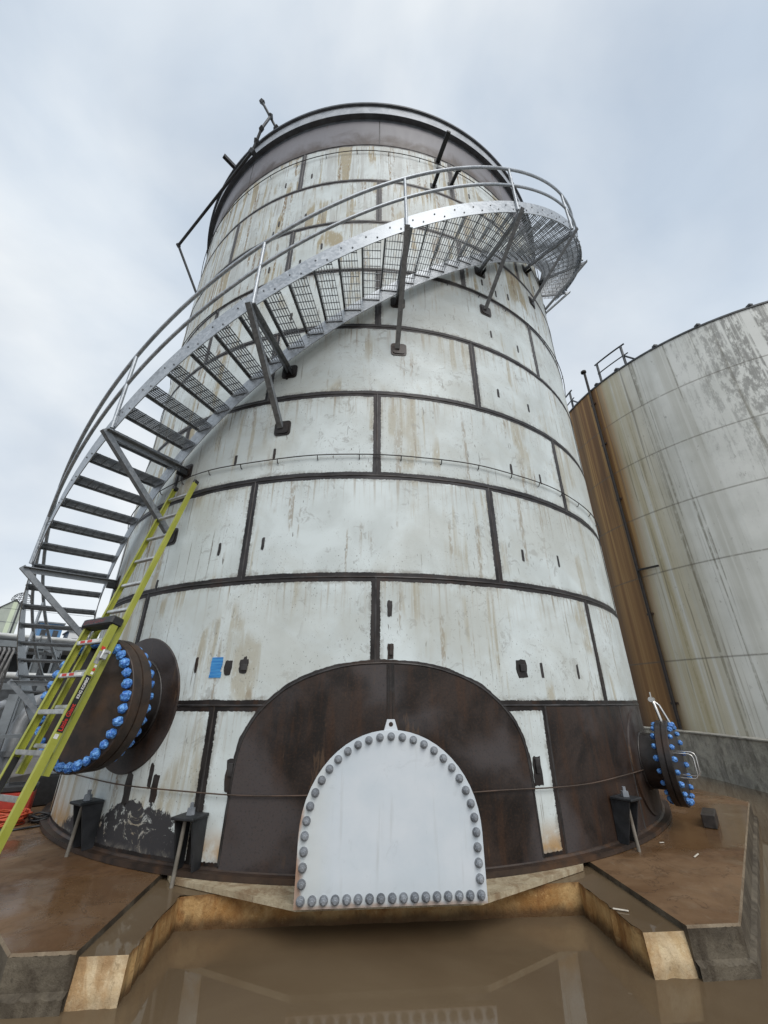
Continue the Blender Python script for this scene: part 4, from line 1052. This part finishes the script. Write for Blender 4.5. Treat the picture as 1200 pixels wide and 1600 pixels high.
sk = thing('pump_skid', 'dark pump skid with grey pipes standing behind the ladder foot', 'pump', (-6.6, -1.6, -.16))
m = MB(); m.cbox(Matrix.Translation((-6.7, -1.6, .0)) @ Matrix.Rotation(rad(35), 4, 'Z'), 1.3, .7, .22, .02); m.build('base', 'grey_dark', sk)
m = MB(); m.tube([(-6.9, -1.8, .45), (-6.35, -1.42, .45)], .21, 16); m.build('motor', 'grey_paint', sk)
m = MB(); m.lathe(frame((-6.3, -1.38, .45), (0, 0, 1), (-.57, .82, 0), (.82, .57, 0)), [(0, .14), (.26, .12), (.28, 0), (.26, -.04)], 20); m.build('casing', 'grey_dark', sk)
for x, y in ((-6.5, -1.2), (-6.15, -1.0)):
    m = MB(); m.tube([(x, y, .3), (x, y, 1.0), (x - .05, y + .1, 1.15), (x - .3, y + .6, 1.2)], .07, 12); m.build('pipe', 'pipe_grey', sk)
m = MB(); m.bar((-7.4, -2.2, .74), (-5.6, -.9, .74), .10, .05); m.build('rail', 'grey_paint', sk)
bx_ = thing('tool_box', 'red tool box with black lid on the slab behind the ladder', 'tool box', (-4.25, -2.55, -.04))
Mx = Matrix.Translation((-4.32, -2.50, .105)) @ Matrix.Rotation(rad(28), 4, 'Z')
m = MB(); m.cbox(Mx, .42, .26, .28, .015); m.build('body', 'red_box', bx_)
m = MB(); m.cbox(Mx @ Matrix.Translation((0, 0, .175)), .44, .28, .07, .015); lid = m.build('lid', 'black_plastic', bx_)
m = MB(); m.bar(Mx @ Vector((-.08, 0, .225)), Mx @ Vector((.08, 0, .225)), .03, .02); m.build('handle', 'black_plastic', lid)
bb = thing('equipment_case', 'small dark case with a grey top beside the red tool box', 'case', (-3.95, -1.95, -.04))
Mx = Matrix.Translation((-4.42, -1.72, .14)) @ Matrix.Rotation(rad(40), 4, 'Z')
m = MB(); m.cbox(Mx, .34, .26, .36, .02); m.build('body', 'black_plastic', bb); m = MB(); m.cbox(Mx @ Matrix.Translation((0, 0, .205)), .30, .22, .05, .015); m.build('lid', 'grey_paint', bb)
def coil(name, label, c, r, mat, n, tr, seed):
    rn = random.Random(seed); o = thing(name, label, 'cord', c)
    for i in range(n):
        a0 = rn.uniform(0, 6); rr = r * rn.uniform(.72, 1.05); ex = rn.uniform(.8, 1.0); dx_, dy_ = rn.uniform(-.04, .04), rn.uniform(-.04, .04); z = c[2] + tr + i * tr * 1.15
        m = MB(); m.tube([(c[0] + dx_ + rr * math.cos(a0 + k * .3142), c[1] + dy_ + rr * ex * math.sin(a0 + k * .3142), z + .012 * math.sin(k * .9 + i)) for k in range(20)], tr, 6, True); m.build('loop', mat, o)
    return o
coil('extension_cord', 'coiled orange extension cord on the wet slab at the left edge', (-4.12, -2.78, -.04), .20, 'hose_orange', 12, .009, 1)
coil('air_hose', 'coiled black hose beside the orange cord', (-3.80, -2.62, -.04), .13, 'black_plastic', 6, .010, 2)
m = MB(); m.tube([(-4.2 + .09 * i, -3.10 + .06 * math.sin(i * 1.3) + .03 * i, -.028) for i in range(9)], .013, 6); tag(m.build('rope', 'black_plastic'), 'short dark rope lying on the slab below the coiled cords', 'rope')

# far buildings
tw = thing('clad_tower', 'pale green clad tower with a small gable, far left', 'building', (-76.7, 83.6, -.6))
u = Vector((.70, .71, 0)); v = Vector((-.71, .70, 0)); c0 = Vector((-76.9, 83.4, 0))
def wall_box(m, c, w, d, z0, z1): return m.box(frame(c + v * d / 2 + Vector((0, 0, (z0 + z1) / 2)), u, v, (0, 0, 1)), w, d, z1 - z0)
m = MB(); wall_box(m, c0, 3.6, 6, -.6, 19.6)
m.prism([(-1.8, 19.6), (1.8, 19.6), (0.2, 21.4)], frame(c0, u, (0, 0, 1), -v) @ Matrix.Translation((0, 0, -6)), 6); m.build('wall', 'clad_green', tw)
m = MB(); wall_box(m, c0 + u * .25 - v * .05, .75, .05, -.6, 20.9); m.build('skylight_strip', 'clad_pale', tw)
for z in (8, 13.6, 16.6):
    m = MB(); wall_box(m, c0 - v * .06, 3.62, .05, z, z + .08); m.build('cladding_joint', 'grey_paint', tw)
for sx, a, b in ((-1, (-2.0, 19.5), (.2, 21.5)), (1, (.2, 21.5), (2.0, 19.5))):
    m = MB(); m.bar(c0 + u * a[0] + v * 3 + Vector((0, 0, a[1])), c0 + u * b[0] + v * 3 + Vector((0, 0, b[1])), 6.4, .14, Vector((0, 0, 1)) if 0 else u.cross(v)); m.build('roof', 'grey_dark', tw)
hl = thing('warehouse', 'cream roofed warehouse beside the clad tower at the far left edge', 'building', (-90, 86, -.6))
m = MB(); c1 = c0 - u * 12 + v * 4; wall_box(m, c1, 20, 14, -.6, 18); m.build('wall', 'clad_white', hl)
m = MB(); m.prism([(-10.4, 18), (10.4, 18), (10.4, 18.4), (9, 21), (-10.4, 21)], frame(c1 + v * 14.2, u, (0, 0, 1), -v), 14.5); m.build('roof', 'roof_cream', hl)
sh = thing('open_shed', 'long low shed with a white roof edge behind the pipe rack', 'building', (-19, 17, -.6))
u2 = Vector((.81, .59, 0)); v2 = Vector((-.59, .81, 0)); c2_ = Vector((-19.5, 16.6, 0))
m = MB(); m.box(frame(c2_ + v2 * 4 + Vector((0, 0, 4.42)), u2, v2, (0, 0, 1)), 15, 8.4, .42); m.build('roof', 'clad_white', sh)
m = MB(); m.box(frame(c2_ + v2 * 6 + Vector((0, 0, 2)), u2, v2, (0, 0, 1)), 14.6, .2, 4.4); m.build('back_wall', 'grey_dark', sh)
for i in range(6):
    m = MB(); q = c2_ + u2 * (-7 + 2.8 * i) + v2 * .2; m.bar(q + Vector((0, 0, -.3)), q + Vector((0, 0, 4.2)), .16, .16, u2); m.build('post', 'grey_paint', sh)
for i in range(5):
    m = MB(); q = c2_ + u2 * (-5.6 + 2.8 * i) + v2 * 1.6; m.cbox(frame(q + Vector((0, 0, .7 + .25 * (i % 3))), u2, v2, (0, 0, 1)), 1.5, 1.0, 2.2 + .5 * (i % 3), .05)
    tag(m.build('equipment_cabinet', ['grey_paint', 'pipe_white', 'grey_dark', 'pipe_grey', 'clad_white'][i]), ['grey cabinet, leftmost under the shed roof', 'white cabinet, second from left under the shed roof', 'dark cabinet in the middle of the shed', 'mid grey cabinet right of the shed middle', 'pale cabinet, rightmost under the shed roof'][i], 'cabinet')
for (c, w, h, d_, mt, lab) in ((Vector((-36.0, 40.5, 0)), 2.2, 9.3, 4, 'clad_blue', 'small blue building seen between the stair treads'), (Vector((-33.6, 42.5, 0)), 2.6, 8.6, 4, 'clad_white', 'white building right of the small blue building'), (Vector((-39.5, 38.5, 0)), 3.4, 7.6, 4, 'clad_white', 'white building left of the small blue building')):
    b_ = thing('building', lab, 'building', (c.x, c.y, -.6)); uu = Vector((.75, .66, 0)); vv = Vector((-.66, .75, 0))
    m = MB(); m.box(frame(c + vv * d_ / 2 + Vector((0, 0, h / 2 - .3)), uu, vv, (0, 0, 1)), w, d_, h + .6); m.build('wall', mt, b_)
    m = MB(); m.box(frame(c + vv * d_ / 2 + Vector((0, 0, h + .1)), uu, vv, (0, 0, 1)), w + .3, d_ + .3, .16); m.build('roof', 'grey_paint', b_)
    for i in range(2):
        m = MB(); m.box(frame(c - vv * .02 + uu * (-.25 + .5 * i) * w + Vector((0, 0, h - 1.1)), uu, vv, (0, 0, 1)), .22 * w, .06, .8); m.build('window', 'grey_dark', b_)
cg = thing('vent_cage', 'round wire cage on a mast behind the clad tower', 'cage', (-31.7, 30, -.6))
m = MB(); m.tube([(-31.7, 30, -.6), (-31.7, 30, 9.6)], .07, 8); m.build('mast', 'grey_dark', cg)
for i in range(5):
    a = math.pi * i / 5; m = MB(); m.tube([(-31.7 + .75 * math.cos(a) * math.cos(t_), 30 + .75 * math.sin(a) * math.cos(t_), 9.6 + .75 * max(0, math.sin(t_))) for t_ in [math.pi * k / 10 for k in range(11)]], .025, 5); m.build('hoop', 'grey_dark', cg)
for zz, rr in ((9.6, .75), (10.0, .64)):
    m = MB(); m.tube([(-31.7 + rr * math.cos(k * .3927), 30 + rr * math.sin(k * .3927), zz) for k in range(16)], .025, 5, True); m.build('ring', 'grey_dark', cg)
tr = thing('tree', 'dark green tree top showing at the far left edge', 'tree', (-54.0, 51.5, -.6))
m = MB(); m.tube([(-54, 51.5, -.6), (-54, 51.5, 12), (-53.8, 51.6, 14)], [.35, .22, .08], 8); m.build('trunk', 'timber', tr)
m = MB(); rn = random.Random(4)
for i in range(1500):
    d_ = Vector((rn.gauss(0, 1), rn.gauss(0, 1), rn.gauss(0, 1))).normalized() * rn.uniform(.3, 1) ** .5
    q = Vector((-54.6, 51.2, 13.3)) + Vector((d_.x * 1.9, d_.y * 1.9, d_.z * 1.2)); e1 = Vector((rn.gauss(0, 1), rn.gauss(0, 1), rn.gauss(0, 1))).normalized(); e2 = e1.orthogonal().normalized(); s_ = rn.uniform(.12, .26)
    m.add([q + e1 * s_, q + e2 * s_ * .5, q - e1 * s_, q - e2 * s_ * .5], [(0, 1, 2, 3)])
m.build('crown', 'leaf', tr)
for i, (a, b, lab) in enumerate((((-60, -8, 8.0), (-20, 60, 11.8), 'upper overhead power line at the left'), ((-60, -8, 5.4), (-20, 60, 8.1), 'lower overhead power line at the left'))):
    a, b = Vector(a), Vector(b); m = MB(); m.tube([a.lerp(b, q / 20) + Vector((0, 0, -3.0 * (q / 20) * (1 - q / 20))) for q in range(21)], .018, 5); tag(m.build('power_line', 'grey_dark'), lab, 'cable')
